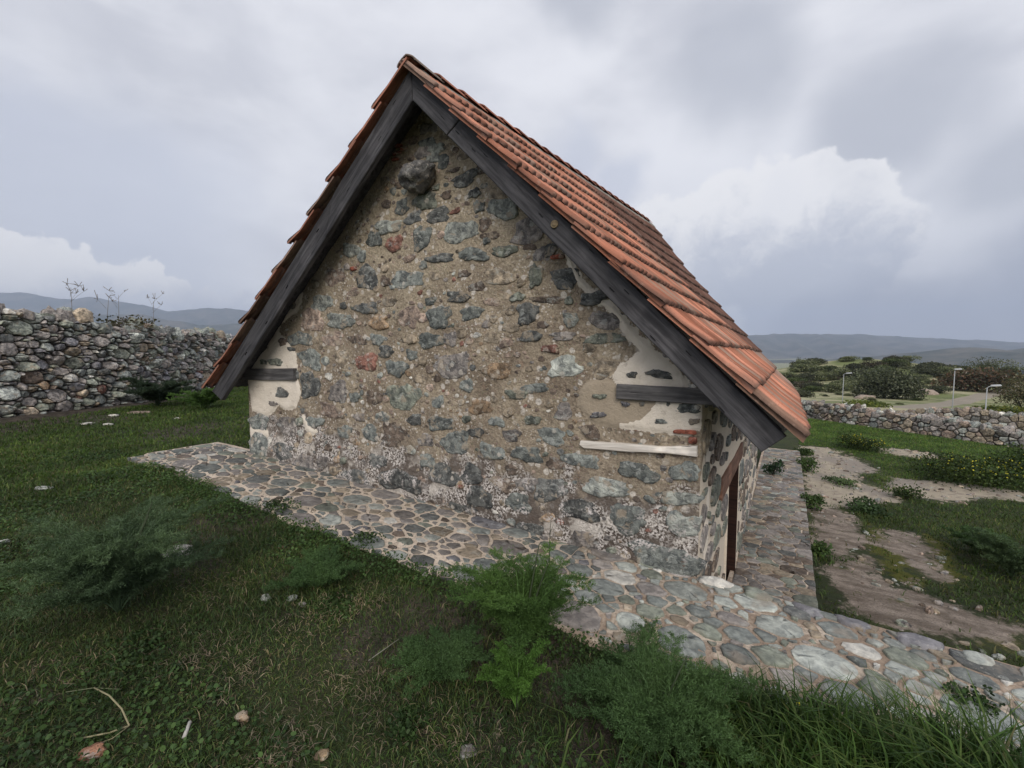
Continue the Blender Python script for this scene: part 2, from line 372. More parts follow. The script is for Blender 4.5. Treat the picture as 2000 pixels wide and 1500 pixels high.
def m_plaster(n, p):
    o = n.pos()
    c = n.mix(n.noise(o, 5, 5, 0.6), (0.58, 0.49, 0.385), (0.76, 0.67, 0.55))
    c = n.mix(n.math('MULTIPLY', n.step(n.noise(o, 20, 4, 0.65), 0.56, 0.7), 0.4), c, (0.22, 0.18, 0.14))
    n.put(p.inputs['Base Color'], c); p.inputs['Roughness'].default_value = 0.95
    n.put(p.inputs['Normal'], n.bump(n.noise(o, 24, 5, 0.6), 0.7, 0.02))
M_PLASTER = mat('cream_plaster', m_plaster)

def m_mortar(n, p):
    o = n.pos()
    c = n.mix(n.noise(o, 6, 5, 0.6), (0.50, 0.41, 0.32), (0.74, 0.63, 0.52))
    c = n.mix(n.math('MULTIPLY', n.step(n.noise(o, 40, 4, 0.65), 0.5, 0.66), 0.55), c, (0.20, 0.155, 0.12))
    c = n.mix(n.math('MULTIPLY', n.step(n.noise(o, 1.4, 4, 0.65), 0.52, 0.64), 0.45), c, (0.22, 0.18, 0.135))
    deb = n.math('MULTIPLY', n.step(n.sep(o)[0], -1.4, -0.1), n.step(n.noise(o, 4.5, 5, 0.7), 0.40, 0.54))
    c = n.mix(n.math('MULTIPLY', deb, 0.8), c, n.mix(n.noise(o, 55, 4, 0.7), (0.13, 0.085, 0.06), (0.42, 0.31, 0.23)))
    n.put(p.inputs['Base Color'], c); p.inputs['Roughness'].default_value = 0.95
    n.put(p.inputs['Normal'], n.bump(n.noise(o, 34, 5, 0.65), 0.9, 0.02))
M_MORTAR = mat('pavement_mortar', m_mortar)

def m_core(n, p):
    o = n.pos()
    n.put(p.inputs['Base Color'], n.mix(n.noise(o, 12, 5, 0.7), (0.085, 0.075, 0.068), (0.21, 0.185, 0.165))); p.inputs['Roughness'].default_value = 1
    n.put(p.inputs['Normal'], n.bump(n.noise(o, 20, 5, 0.7), 1.0, 0.05))
M_CORE = mat('wall_core_rubble', m_core)

def m_wood(c0, c1, crack=0.75, yellow=None):
    def f(n, p):
        o = n.obj(); s = n.scale(o, 1.0, 14, 14)
        g = n.noise(s, 2.2, 6, 0.6, 0.6); fine = n.noise(n.scale(o, 1.6, 60, 60), 3, 3, 0.6)
        c = n.mix(n.step(g, 0.3, 0.7), c0, c1)
        c = n.mix(n.math('MULTIPLY', n.step(fine, 0.5, 0.75), 0.4), c, n.mix(1.0, c, (0.45, 0.45, 0.45), 'MULTIPLY'))
        ck = n.noise(n.scale(o, 0.9, 26, 26), 2.6, 2, 0.5, 0.3)
        cm = n.step(ck, 0.69, 0.73)
        c = n.mix(n.math('MULTIPLY', cm, crack), c, (0.006, 0.006, 0.007))
        worn = n.math('MULTIPLY', n.step(n.noise(o, 2.2, 4, 0.6), 0.52, 0.7), 0.5)
        c = n.mix(worn, c, n.mix(1.0, c, (2.2, 2.15, 2.1), 'MULTIPLY'))
        n.put(p.inputs['Base Color'], c); p.inputs['Roughness'].default_value = 0.72
        h = n.math('SUBTRACT', n.math('ADD', n.math('MULTIPLY', g, 0.6), n.math('MULTIPLY', fine, 0.4)), n.math('MULTIPLY', cm, 1.2))
        n.put(p.inputs['Normal'], n.bump(h, 0.6, 0.008))
    return f
M_WOOD = mat('charcoal_weathered_timber', m_wood((0.030, 0.029, 0.032, 1), (0.085, 0.083, 0.088, 1)))
M_GREYWOOD = mat('grey_weathered_timber', m_wood((0.045, 0.043, 0.044, 1), (0.13, 0.125, 0.125, 1)))
M_OLDWOOD = mat('bleached_timber', m_wood((0.52, 0.47, 0.41, 1), (0.84, 0.79, 0.72, 1), 0.85))
M_BROWNWOOD = mat('brown_door_timber', m_wood((0.018, 0.008, 0.006, 1), (0.042, 0.019, 0.013, 1)))
M_LINTEL = mat('reddish_lintel_timber', m_wood((0.12, 0.062, 0.042, 1), (0.22, 0.125, 0.09, 1)))
M_KNOT = mat('pale_plug_wood', m_wood((0.12, 0.09, 0.055, 1), (0.26, 0.20, 0.12, 1)))

def m_tile(n, p):
    o = n.pos(); c = n.attr('Col'); r = n.node('ShaderNodeNewGeometry').outputs['Random Per Island']
    c = n.mix(n.step(r, 0, 1), n.mix(1.0, c, (0.72, 0.66, 0.62), 'MULTIPLY'), n.mix(1.0, c, (1.22, 1.24, 1.26), 'MULTIPLY'))
    a = n.noise(o, 18, 5, 0.65); b = n.noise(o, 90, 3, 0.6)
    st = n.noise(n.scale(o, 1.2, 46, 1.2), 1.6, 4, 0.6)
    c = n.mix(n.math('MULTIPLY', n.step(st, 0.50, 0.66), 0.55), c, n.mix(1.0, c, (0.52, 0.48, 0.46), 'MULTIPLY'))
    c = n.mix(n.math('MULTIPLY', n.step(a, 0.54, 0.70), 0.4), c, (0.44, 0.30, 0.23))
    c = n.mix(n.math('MULTIPLY', n.step(n.noise(o, 2.2, 6, 0.7), 0.52, 0.66), 0.32), c, (0.22, 0.135, 0.10))
    c = n.mix(n.math('MULTIPLY', n.step(b, 0.58, 0.72), 0.45), c, (0.07, 0.045, 0.035))
    n.put(p.inputs['Base Color'], c); p.inputs['Roughness'].default_value = 0.85
    n.put(p.inputs['Normal'], n.bump(n.math('ADD', b, a), 0.4, 0.006))
M_TILE = mat('terracotta_tile', m_tile)
def m_cement(n, p):
    o = n.pos()
    n.put(p.inputs['Base Color'], n.mix(n.noise(o, 14, 5, 0.65), (0.16, 0.148, 0.13), (0.40, 0.37, 0.32))); p.inputs['Roughness'].default_value = 0.95
    n.put(p.inputs['Normal'], n.bump(n.noise(o, 40, 5, 0.65), 0.8, 0.015))
M_CEMENT = mat('grey_cement_fillet', m_cement)

def m_leaf(n, p):
    c = n.attr('Col'); o = n.pos()
    c = n.mix(n.step(n.noise(o, 1.5, 3), 0.35, 0.68), n.mix(1.0, c, (0.72, 0.74, 0.74), 'MULTIPLY'), n.mix(1.0, c, (1.25, 1.2, 1.1), 'MULTIPLY'))
    n.put(p.inputs['Base Color'], c); p.inputs['Roughness'].default_value = 0.62
    tr = n.node('ShaderNodeBsdfTranslucent'); n.put(tr.inputs[0], n.mix(1.0, c, (0.9, 1.0, 0.55), 'MULTIPLY'))
    mx = n.node('ShaderNodeMixShader'); mx.inputs[0].default_value = 0.28
    n.l.new(p.outputs[0], mx.inputs[1]); n.l.new(tr.outputs[0], mx.inputs[2])
    n.l.new(mx.outputs[0], n.t.nodes['Material Output'].inputs[0])
M_LEAF = mat('foliage', m_leaf)
def m_plain(n, p):
    o = n.obj(); c = n.attr('Col')
    n.put(p.inputs['Base Color'], n.mix(n.noise(o, 30, 4, 0.6), n.mix(1.0, c, (0.7, 0.7, 0.7), 'MULTIPLY'), n.mix(1.0, c, (1.2, 1.2, 1.2), 'MULTIPLY')))
    p.inputs['Roughness'].default_value = 0.7
M_PLAIN = mat('stem_and_post', m_plain)
def m_galv(n, p):
    o = n.obj(); n.put(p.inputs['Base Color'], n.mix(n.noise(o, 3, 4), (0.27, 0.28, 0.285), (0.38, 0.39, 0.39)))
    p.inputs['Roughness'].default_value = 0.5; p.inputs['Metallic'].default_value = 0.3
M_GALV = mat('galvanised_steel', m_galv)

def m_ground(n, p):
    o = n.pos()
    g = n.noise(o, 0.9, 5, 0.6); g2 = n.noise(o, 7, 5, 0.65); g3 = n.noise(o, 60, 4, 0.65)
    grass = n.mix(n.step(g, 0.36, 0.64), (0.030, 0.042, 0.016), (0.052, 0.064, 0.022))
    grass = n.mix(n.math('MULTIPLY', n.step(g2, 0.45, 0.68), 0.6), grass, (0.046, 0.037, 0.027))
    grass = n.mix(n.math('MULTIPLY', n.step(g3, 0.5, 0.7), 0.5), grass, (0.012, 0.016, 0.009))
    cream = n.mix(n.noise(o, 2.4, 5, 0.65), (0.30, 0.25, 0.19), (0.54, 0.47, 0.36))
    cream = n.mix(n.math('MULTIPLY', n.step(g2, 0.5, 0.62), 0.55), cream, (0.23, 0.19, 0.16))
    cream = n.mix(n.math('MULTIPLY', n.step(n.noise(n.scale(o, 1, 0.6, 1), 1.1, 5, 0.6), 0.46, 0.60), 0.75), cream, n.mix(g2, (0.19, 0.165, 0.145), (0.33, 0.29, 0.255)))
    brown = n.mix(n.step(g2, 0.36, 0.66), (0.038, 0.031, 0.025), (0.092, 0.074, 0.059))
    brown = n.mix(n.math('MULTIPLY', n.step(g3, 0.56, 0.68), 0.45), brown, (0.24, 0.20, 0.16))
    moss = n.mix(g2, (0.055, 0.065, 0.010), (0.12, 0.115, 0.020))
    jit = n.math('MULTIPLY', n.math('SUBTRACT', n.noise(o, 1.7, 7, 0.72), 0.5), 2.0)
    def msk(a): return n.step(n.math('ADD', n.attr(a, 'Fac'), n.math('MULTIPLY', jit, n.step(n.attr(a, 'Fac'), 0.0, 0.12))), 0.40, 0.60)
    c = n.mix(msk('moss'), grass, moss)
    c = n.mix(msk('brown'), c, brown)
    trk = n.mix(n.step(n.noise(n.scale(o, 1.0, 2.2, 1), 2.4, 6, 0.68), 0.36, 0.66), (0.16, 0.128, 0.10), (0.37, 0.31, 0.26))
    trk = n.mix(n.math('MULTIPLY', n.step(g3, 0.5, 0.62), 0.6), trk, (0.11, 0.09, 0.075))
    trk = n.mix(n.math('MULTIPLY', n.step(n.noise(o, 3.6, 5, 0.7), 0.58, 0.66), 0.8), trk, (0.075, 0.08, 0.025))
    c = n.mix(msk('track'), c, trk)
    c = n.mix(msk('cream'), c, cream)
    farm = n.attr('far', 'Fac')
    fcol = n.mix(n.step(n.noise(o, 0.09, 6, 0.62), 0.42, 0.62), (0.15, 0.175, 0.065), (0.38, 0.35, 0.22))
    fcol = n.mix(n.math('MULTIPLY', n.step(n.noise(o, 0.45, 5, 0.65), 0.52, 0.64), 0.6), fcol, (0.065, 0.08, 0.036))
    c = n.mix(n.step(farm, 0.2, 0.8), c, fcol)
    road = n.step(n.math('ADD', n.attr('road', 'Fac'), n.math('MULTIPLY', n.math('SUBTRACT', n.noise(o, 0.5, 4), 0.5), 0.3)), 0.45, 0.6)
    c = n.mix(road, c, n.mix(n.noise(o, 0.6, 4), (0.22, 0.19, 0.15), (0.34, 0.30, 0.24)))
    n.put(p.inputs['Base Color'], c); p.inputs['Roughness'].default_value = 0.95
    n.put(p.inputs['Normal'], n.bump(n.math('ADD', n.math('MULTIPLY', g2, 2.0), g3), 0.9, 0.03))
M_GROUND = mat('soil_and_turf', m_ground)
def m_mount(n, p):
    o = n.pos()
    c = n.mix(n.step(n.noise(o, 0.004, 6, 0.62), 0.4, 0.62), (0.030, 0.040, 0.024), (0.11, 0.10, 0.075))
    c = n.mix(n.math('MULTIPLY', n.step(n.noise(o, 0.02, 5, 0.65), 0.5, 0.65), 0.6), c, (0.030, 0.037, 0.022))
    n.put(p.inputs['Base Color'], c); p.inputs['Roughness'].default_value = 1.0
M_MOUNT = mat('distant_scrub', m_mount)

# ------------------------------------------------------------------ GROUND: one sheet out to the horizon
def pxpoly(pts, z): return np.array([on_z(u, v, z)[:2] for u, v in pts])
va = math.pi / 2 + YAW                                   # azimuth of view direction
ang = np.concatenate([np.arange(-58, 58, 0.33), np.arange(58, 302, 4.0)]) * math.pi / 180 + va
rr = [0.05, 0.35, 0.7, 1.0]
while rr[-1] < 60: rr.append(rr[-1] * 1.021)
while rr[-1] < 400: rr.append(rr[-1] * 1.03)
while rr[-1] < 8500: rr.append(rr[-1] * 1.12)
rr = np.array(rr); A_, R2 = np.meshgrid(ang, rr)
GX = CAM[0] + R2 * np.cos(A_); GY = CAM[1] + R2 * np.sin(A_); GZ = gz(GX, GY)
V = np.stack([GX, GY, GZ], -1).reshape(-1, 3); na = len(ang); nr = len(rr)
i, j = np.meshgrid(np.arange(nr - 1), np.arange(na), indexing='ij')
Q = np.stack([i * na + j, (i + 1) * na + j, (i + 1) * na + (j + 1) % na, i * na + (j + 1) % na], -1).reshape(-1, 4)
zl = -1.42
CREAM = [pxpoly(q, zl) for q in (
    [(1570, 868), (1620, 872), (1690, 898), (1705, 915), (1668, 925), (1720, 955), (1760, 962), (1740, 975), (1650, 985), (1590, 988), (1575, 940)],
    [(1715, 870), (1760, 874), (1830, 882), (1842, 890), (1790, 892), (1740, 884)],
    [(1745, 930), (1800, 935), (1870, 940), (1940, 950), (2010, 956), (2010, 975), (1930, 970), (1850, 978), (1790, 968), (1740, 945)])]
BROWN = [pxpoly(q, zl) for q in (
    [(1585, 990), (1650, 995), (1680, 1030), (1690, 1075), (1660, 1090), (1600, 1085), (1590, 1040)],
    [(1720, 1035), (1780, 1040), (1815, 1075), (1830, 1110), (1850, 1130), (1800, 1130), (1760, 1085), (1715, 1055)],
    [(1610, 1110), (1700, 1120), (1790, 1160), (1900, 1200), (1990, 1235), (1960, 1280), (1780, 1250), (1650, 1200)],
    [(1690, 1085), (1730, 1100), (1720, 1130), (1650, 1130)])]
MOSS = [pxpoly(q, zl) for q in (
    [(1690, 1020), (1735, 1040), (1770, 1090), (1810, 1130), (1780, 1150), (1720, 1130), (1690, 1075)],
    [(1800, 1030), (1870, 1090), (1900, 1130), (1850, 1140), (1815, 1080)],
    [(1880, 1235), (1990, 1250), (1990, 1290), (1890, 1275)], [(1690, 935), (1730, 960), (1700, 975), (1680, 950)])]
def maskof(polys, soft):
    m = np.zeros(len(V)); near = (R2.ravel() < 30) & (V[:, 1] > -0.3)
    for q in polys: m[near] = np.maximum(m[near], np.clip(sdist(V[near, :2], q) / soft + 0.5, 0, 1))
    return m
dirtn = np.zeros(len(V)); nearu = (R2.ravel() < 16) & (V[:, 1] < 0.2) | ((V[:, 0] < -5.8) & (R2.ravel() < 22))
dirtn[nearu] = np.clip(0.36 + (fbm(V[nearu, 0] * 0.8, V[nearu, 1] * 0.8, 4, 31) - 0.05) * 1.6, 0, 0.7)
# bare soil at the foot of the left hand wall
LW = [(-11.3, -7.0), (-12.35, -1.2), (-13.2, 1.4), (-16.2, 5.2), (-20.5, 10.5)]
wp = np.array(LW)
dw = -sdist(V[:, :2], np.vstack([wp, wp[::-1] + [-0.02, 0.0]]))
dirtn = np.maximum(dirtn, np.where(R2.ravel() < 30, np.clip(1.05 - dw / 1.5, 0, 1), 0))
road = np.zeros(len(V)); fsel = (R2.ravel() > 30) & (R2.ravel() < 260)
for line, w in (([(1760, 796), (1800, 794), (1850, 788), (1900, 778), (1950, 768), (1990, 758), (1975, 745), (1960, 735), (2010, 728)], 1.6), ([(1850, 706), (1880, 716), (1900, 722), (1880, 730)], 1.2)):
    pts = np.array([hit(u, v, t0=26)[:2] for u, v in line])
    d = -sdist(V[fsel, :2], np.vstack([pts, pts[::-1] + 0.01]))
    road[fsel] = np.maximum(road[fsel], np.clip(0.5 + (w - d) / 1.5, 0, 1))
me = make_mesh('ground', V, [Q], [M_GROUND], None, True, extra=dict(cream=maskof(CREAM, 1.1), track=maskof(BROWN, 1.0), brown=dirtn, moss=maskof(MOSS, 0.8), far=sm(26, 34, R2.ravel()), road=road))
link('ground', me, kind='structure', label='uneven turf and bare soil around the chapel reaching to the far hills')

# ------------------------------------------------------------------ mountains
def mountain(name, crest, dist, depth, base_z, seed, label):
    cr = np.array(crest, float); us = np.linspace(cr[0, 0], cr[-1, 0], 260); vs = np.interp(us, cr[:, 0], cr[:, 1])
    vs = vs + 5 * fbm(us / 40, us * 0, 4, seed) + 2.2 * fbm(us / 9, us * 0, 3, seed + 3)
    top = np.array([at_depth(u, v, dist) for u, v in zip(us, vs)])
    rows = []
    for t in np.concatenate([np.linspace(-1, 0, 7), np.linspace(0, 1, 16)[1:]]):
        f = abs(t); back = t < 0
        P = top.copy(); off = -VF * depth * t
        P[:, 0] += off[0]; P[:, 1] += off[1]
        prof = (1 - f) ** 1.25
        P[:, 2] = base_z + (top[:, 2] - base_z) * prof
        w = f * (1 - f) * 4
        P[:, 2] += w * (top[:, 2] - base_z) * 0.55 * fbm(us / 26 + 5 * t, us * 0 + t * 2.5, 4, seed + 9)
        rows.append(P)
    G = np.array(rows); a, b = G.shape[:2]
    i, j = np.meshgrid(np.arange(a - 1), np.arange(b - 1), indexing='ij')
    Q = np.stack([i * b + j, i * b + j + 1, (i + 1) * b + j + 1, (i + 1) * b + j], -1).reshape(-1, 4)
    link(name, make_mesh(name, G.reshape(-1, 3), [Q], [M_MOUNT]), kind='structure', label=label)
mountain('mountains', [(-300, 556), (0, 572), (60, 573), (110, 582), (150, 584), (180, 579), (215, 586), (260, 593), (330, 606), (400, 603), (440, 602), (480, 608), (600, 600), (800, 620), (1100, 645)], 7000, 2200, -90, 41, 'hazy blue mountain range behind the left wall')
mountain('hills', [(-300, 646), (-100, 640), (100, 622), (160, 616), (215, 613), (280, 614), (330, 625), (400, 637), (470, 632), (600, 642), (900, 660)], 4300, 1500, -90, 52, 'lower hazy hills in front of the left mountains')
mountain('mountains', [(1000, 672), (1400, 660), (1480, 653), (1560, 653), (1640, 652), (1720, 655), (1800, 660), (1880, 663), (2000, 668), (2300, 662)], 6500, 2200, -90, 63, 'flat blue mountain ridge beyond the scrub hill')
mountain('hills', [(1600, 730), (1750, 702), (1820, 688), (1870, 678), (1890, 678), (1930, 683), (1955, 685), (1975, 684), (2000, 680), (2200, 664), (2400, 668)], 2400, 900, -60, 74, 'dark blue hills at the right edge behind the scrub')

# ------------------------------------------------------------------ stones
PAL = dict(b=(0.222, 0.240, 0.228), l=(0.37, 0.390, 0.360), d=(0.158, 0.163, 0.158), g=(0.228, 0.245, 0.205), r=(0.29, 0.15, 0.118), p=(0.37, 0.285, 0.235), o=(0.33, 0.235, 0.155),
           n=(0.185, 0.145, 0.118), m=(0.275, 0.25, 0.235), t=(0.35, 0.29, 0.22), w=(0.62, 0.60, 0.55), u=(0.225, 0.22, 0.235))
def chaikin(P, k=2):
    for _ in range(k):
        Qn = np.roll(P, -1, 0); P = np.stack([0.75 * P + 0.25 * Qn, 0.25 * P + 0.75 * Qn], 1).reshape(-1, 2)
    return P
def add_stone(acc, P, H, col, mp, base=-0.03, rough=0.25, tilt=0.15, m=0, flat=False):
    """P: outline (n,2) in wall coordinates; mp maps (u,v,h) -> world"""
    P = np.asarray(P, float); n_ = len(P); c = P.mean(0)
    size = np.linalg.norm(P - c, axis=1).mean()
    tl = (RNG.random(2) - 0.5) * 2 * tilt
    Vs = []; 
    for sc, hh in (((1.02, None), (1.0, 0.55), (0.965, 0.95), (0.72, 1.0), (0.40, 1.0)) if flat else ((1.02, None), (1.0, 0.35), (0.93, 0.78), (0.72, 0.97), (0.40, 1.05))):
        q = c + (P - c) * (sc * (1 + (RNG.random((n_, 1)) - 0.5) * (0.05 if sc < 1 else 0.0)))
        h = np.full(n_, base) if hh is None else H * hh * (1 + (RNG.random(n_) - 0.5) * rough) + ((q - c) @ tl) / max(size, 1e-6) * H
        Vs.append(np.column_stack([q, h]))
    Vs.append(np.array([[c[0], c[1], H * 1.05]])); A = np.vstack(Vs)
    i, j = np.meshgrid(np.arange(4), np.arange(n_), indexing='ij'); j2 = (j + 1) % n_
    q = np.stack([i * n_ + j, i * n_ + j2, (i + 1) * n_ + j2, (i + 1) * n_ + j], -1).reshape(-1, 4)
    jj = np.arange(n_); t = np.column_stack([4 * n_ + jj, 4 * n_ + (jj + 1) % n_, np.full(n_, 5 * n_)])
    acc.add(mp(A), q, t, np.asarray(col) * (0.9 + 0.2 * RNG.random()), m)
def blob_outline(w, h, ang=0.0, n_=16, sq=2.6, jit=0.13):
    a = np.arange(n_) * 2 * math.pi / n_ + (RNG.random(n_) - 0.5) * 0.25 + RNG.random() * 6
    r = (np.abs(np.cos(a)) ** sq + np.abs(np.sin(a)) ** sq) ** (-1 / sq)
    ph = RNG.random(3) * 6.28
    r = r * (1 + jit * (np.sin(2 * a + ph[0]) * 0.5 + np.sin(3 * a + ph[1]) * 0.6 + np.sin(5 * a + ph[2]) * 0.4) + (RNG.random(n_) - 0.5) * jit)
    o = np.argsort(a % (2 * math.pi)); x = (np.cos(a) * r * w / 2)[o]; y = (np.sin(a) * r * h / 2)[o]
    c, s = math.cos(ang), math.sin(ang); return np.column_stack([c * x - s * y, s * x + c * y])
def cells(pts, rads, lo, hi):
    """power diagram cells of pts clipped to a box"""
    pts = np.asarray(pts, float); out = []
    for k in range(len(pts)):
        d = ((pts - pts[k]) ** 2).sum(1); nb = np.argsort(d)[1:26]
        poly = [(lo[0], lo[1]), (hi[0], lo[1]), (hi[0], hi[1]), (lo[0], hi[1])]
        px, py = pts[k]
        for m in nb:
            dx, dy = pts[m] - pts[k]; cc = (pts[m] @ pts[m] - rads[m] ** 2 - pts[k] @ pts[k] + rads[k] ** 2) / 2
            new = []; L = len(poly)
            for a in range(L):
                A, B = poly[a], poly[(a + 1) % L]; fa = A[0] * dx + A[1] * dy - cc; fb = B[0] * dx + B[1] * dy - cc
                if fa <= 0: new.append(A)
                if fa * fb < 0:
                    t = fa / (fa - fb); new.append((A[0] + t * (B[0] - A[0]), A[1] + t * (B[1] - A[1])))
            poly = new
            if len(poly) < 3: break
        out.append(np.array(poly) if len(poly) >= 3 else None)
    return out
def darts(lo, hi, sizes, tries=30):
    """random centres with radii drawn from sizes (big first)"""
    P = np.zeros((0, 2)); R = np.zeros(0); area = (hi[0] - lo[0]) * (hi[1] - lo[1])
    for r, frac in sizes:
        cnt = int(area * frac / (math.pi * r * r) * 1.15) + 1
        for _ in range(cnt * tries):
            q = np.array([lo[0] + RNG.random() * (hi[0] - lo[0]), lo[1] + RNG.random() * (hi[1] - lo[1])]); rr_ = r * (0.8 + 0.4 * RNG.random())
            if len(P) == 0 or (np.linalg.norm(P - q, axis=1) > (R + rr_) * 0.86).all():
                P = np.vstack([P, q]); R = np.append(R, rr_); cnt -= 1
                if cnt <= 0: break
    return P, R
def paving(acc, lo, hi, sizes, asp, gap, H, pal, mp, keep=None, cham=2, rough=0.25, tilt=0.15, base=-0.03, tone=1.0):
    """stones filling a rectangle; asp > 1 makes them long in u"""
    l2 = np.array([lo[0] / asp, lo[1]]); h2 = np.array([hi[0] / asp, hi[1]])
    P, R = darts(l2, h2, sizes)
    for k, poly in enumerate(cells(P, R, l2, h2)):
        if poly is None: continue
        poly = poly * [asp, 1.0]; c = poly.mean(0)
        if keep is not None and not keep(c): continue
        e = np.linalg.norm(np.roll(poly, -1, 0) - poly, axis=1); poly = poly[e > 0.012]
        if len(poly) < 3: continue
        rr_ = np.linalg.norm(poly - c, axis=1); sc = 1 - np.minimum(gap * (0.6 + 0.9 * RNG.random()) / np.maximum(rr_, 1e-3), 0.5)
        q = c + (poly - c) * sc[:, None]
        if cham > 0: q = chaikin(q, cham)
        else:          # angular: knock the corners off, split the edges and jitter them
            cut = 0.035 if cham == -1 else 0.08; nx_ = np.roll(q, -1, 0)
            q = np.stack([q * (1 - cut) + nx_ * cut, q * 0.5 + nx_ * 0.5 + (RNG.random(q.shape) - 0.5) * 0.10 * rr_.mean(), q * cut + nx_ * (1 - cut)], 1).reshape(-1, 2)
        q = q + (RNG.random(q.shape) - 0.5) * 0.06 * rr_.mean()
        key = random.choices([a for a, _ in pal], [b for _, b in pal])[0]
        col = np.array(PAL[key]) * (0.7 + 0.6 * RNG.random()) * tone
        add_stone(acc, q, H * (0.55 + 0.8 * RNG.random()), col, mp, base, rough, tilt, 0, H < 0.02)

# ------------------------------------------------------------------ paved strip along the gable (with the drop behind it) and the side path
def strip_top(u, v):
    return strip_z(u) + 0.012 * fbm(u * 3, v * 3, 3, 77) - 0.02 * (np.asarray(v) < -0.85)
def mp_strip(A): return np.column_stack([A[:, 0], A[:, 1], strip_top(A[:, 0], A[:, 1]) + A[:, 2]])
acc = Acc()
gx = np.linspace(-6.75, 6.5, 220); gy = np.linspace(-1.12, 0.05, 26)
gx2, gy2 = np.meshgrid(gx, gy, indexing='ij'); top = strip_top(gx2, gy2) + 0.010 * fbm(gx2 * 14, gy2 * 14, 3, 5)
edge = 0.09 * fbm(gx2 * 2.2, gy2 * 0, 3, 91) * (gy2 < -1.0)
Vt = np.stack([gx2, gy2 + edge, top], -1); Vt[:, 0, 2] -= 0.14; Vt[:, -1, 2] = np.where(gx > 0.02, top[:, -1], top[:, -1])
Vt = Vt.reshape(-1, 3); a, b = gx2.shape
i, j = np.meshgrid(np.arange(a - 1), np.arange(b - 1), indexing='ij')
acc.add(Vt, np.stack([i * b + j, (i + 1) * b + j, (i + 1) * b + j + 1, i * b + j + 1], -1).reshape(-1, 4), m=1)
# retaining face below the strip, right of the wall
acc.add(np.array([(0.02, 0.05, -0.02), (6.5, 0.05, -0.45), (6.5, 0.05, -2.2), (0.02, 0.05, -2.2)]), [(0, 1, 2, 3)], m=1)
gp = [('b', 4), ('l', 3.0), ('m', 6), ('d', 1.6), ('g', 3), ('t', 2.6), ('n', 1.4), ('u', 0.7), ('w', 0.7)]
S1 = [(0.13, 0.22), (0.085, 0.3), (0.05, 0.25), (0.03, 0.1)]
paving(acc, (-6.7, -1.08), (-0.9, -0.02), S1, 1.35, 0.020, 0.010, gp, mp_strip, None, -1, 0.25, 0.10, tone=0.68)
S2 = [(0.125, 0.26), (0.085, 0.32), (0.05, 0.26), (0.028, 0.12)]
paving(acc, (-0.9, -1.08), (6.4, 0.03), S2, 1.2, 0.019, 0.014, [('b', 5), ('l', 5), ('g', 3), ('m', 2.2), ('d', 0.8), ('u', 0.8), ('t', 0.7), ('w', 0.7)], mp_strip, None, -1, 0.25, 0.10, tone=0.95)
# edge stones standing proud along the drop
for k in range(22):
    u = 0.12 + k * 0.27 + 0.06 * RNG.random(); w = 0.12 + 0.12 * RNG.random()
    add_stone(acc, blob_outline(w, 0.11 + 0.04 * RNG.random(), (RNG.random() - 0.5) * 0.2) + [u, -0.02], 0.018 + 0.018 * RNG.random(), PAL[random.choice('lbbgul')] if k else PAL['w'], mp_strip, -0.05, 0.3, 0.2)
link('pavement', acc.mesh('pavement', [M_FLAG, M_MORTAR]), kind='structure', label='crazy paved stone strip along the foot of the gable wall')

def path_z(u, v): return np.interp(v, [0, 4, 12], [-1.26, -1.27, -1.29]) + 0.012 * fbm(np.asarray(u) * 3, np.asarray(v) * 3, 3, 78)
def mp_path(A): return np.column_stack([A[:, 0], A[:, 1], path_z(A[:, 0], A[:, 1]) + A[:, 2]])
acc = Acc()
gx = np.linspace(-0.05, 0.92, 18); gy = np.linspace(0.06, 12.5, 150); gx2, gy2 = np.meshgrid(gx, gy, indexing='ij')
top = path_z(gx2, gy2); ex = 0.10 * fbm(gy2 * 2.4, gy2 * 0, 4, 12) * (gx2 > 0.85)
Vt = np.stack([gx2 + ex, gy2, top], -1); Vt[-1, :, 2] -= 0.18; Vt = Vt.reshape(-1, 3); a, b = gx2.shape
i, j = np.meshgrid(np.arange(a - 1), np.arange(b - 1), indexing='ij')
acc.add(Vt, np.stack([i * b + j, (i + 1) * b + j, (i + 1) * b + j + 1, i * b + j + 1], -1).reshape(-1, 4), m=1)
gp2 = [('m', 6), ('t', 2.5), ('n', 2.4), ('g', 2), ('l', 0.8), ('b', 0.9), ('d', 1)]
paving(acc, (0.0, 0.08), (0.92, 12.4), [(0.13, 0.2), (0.08, 0.35), (0.05, 0.3)], 1.2, 0.011, 0.009, gp2, mp_path, None, -1, 0.25, 0.1, tone=0.8)
link('path', acc.mesh('path', [M_FLAG, M_MORTAR]), kind='structure', label='narrow stone path beside the door wall, lower than the gable strip')

# ------------------------------------------------------------------ CHAPEL
RY0, RY1 = -0.38, 8.0                                    # roof from front to far verge
def ridge_z(y): return 4.18 + 0.065 * (y + 0.38)
RXR = -2.47
EXR, EXL = 0.565, -6.10
def eave_z(y, right=True): return (1.165 - 0.014 * (y + 0.38)) if right else (1.19 - 0.006 * (y + 0.38))
def roof_z(x, y):
    """height of the tile bed over (x, y)"""
    x = np.asarray(x, float); zr = ridge_z(y)
    return np.where(x > RXR, zr + (eave_z(y) - zr) * (x - RXR) / (EXR - RXR), zr + (eave_z(y, False) - zr) * (RXR - x) / (RXR - EXL))
chapel = thing('stone_chapel', 'rubble stone chapel with steep orange tiled roof and dark timber gable boards', 'chapel', (0, 0, 0))

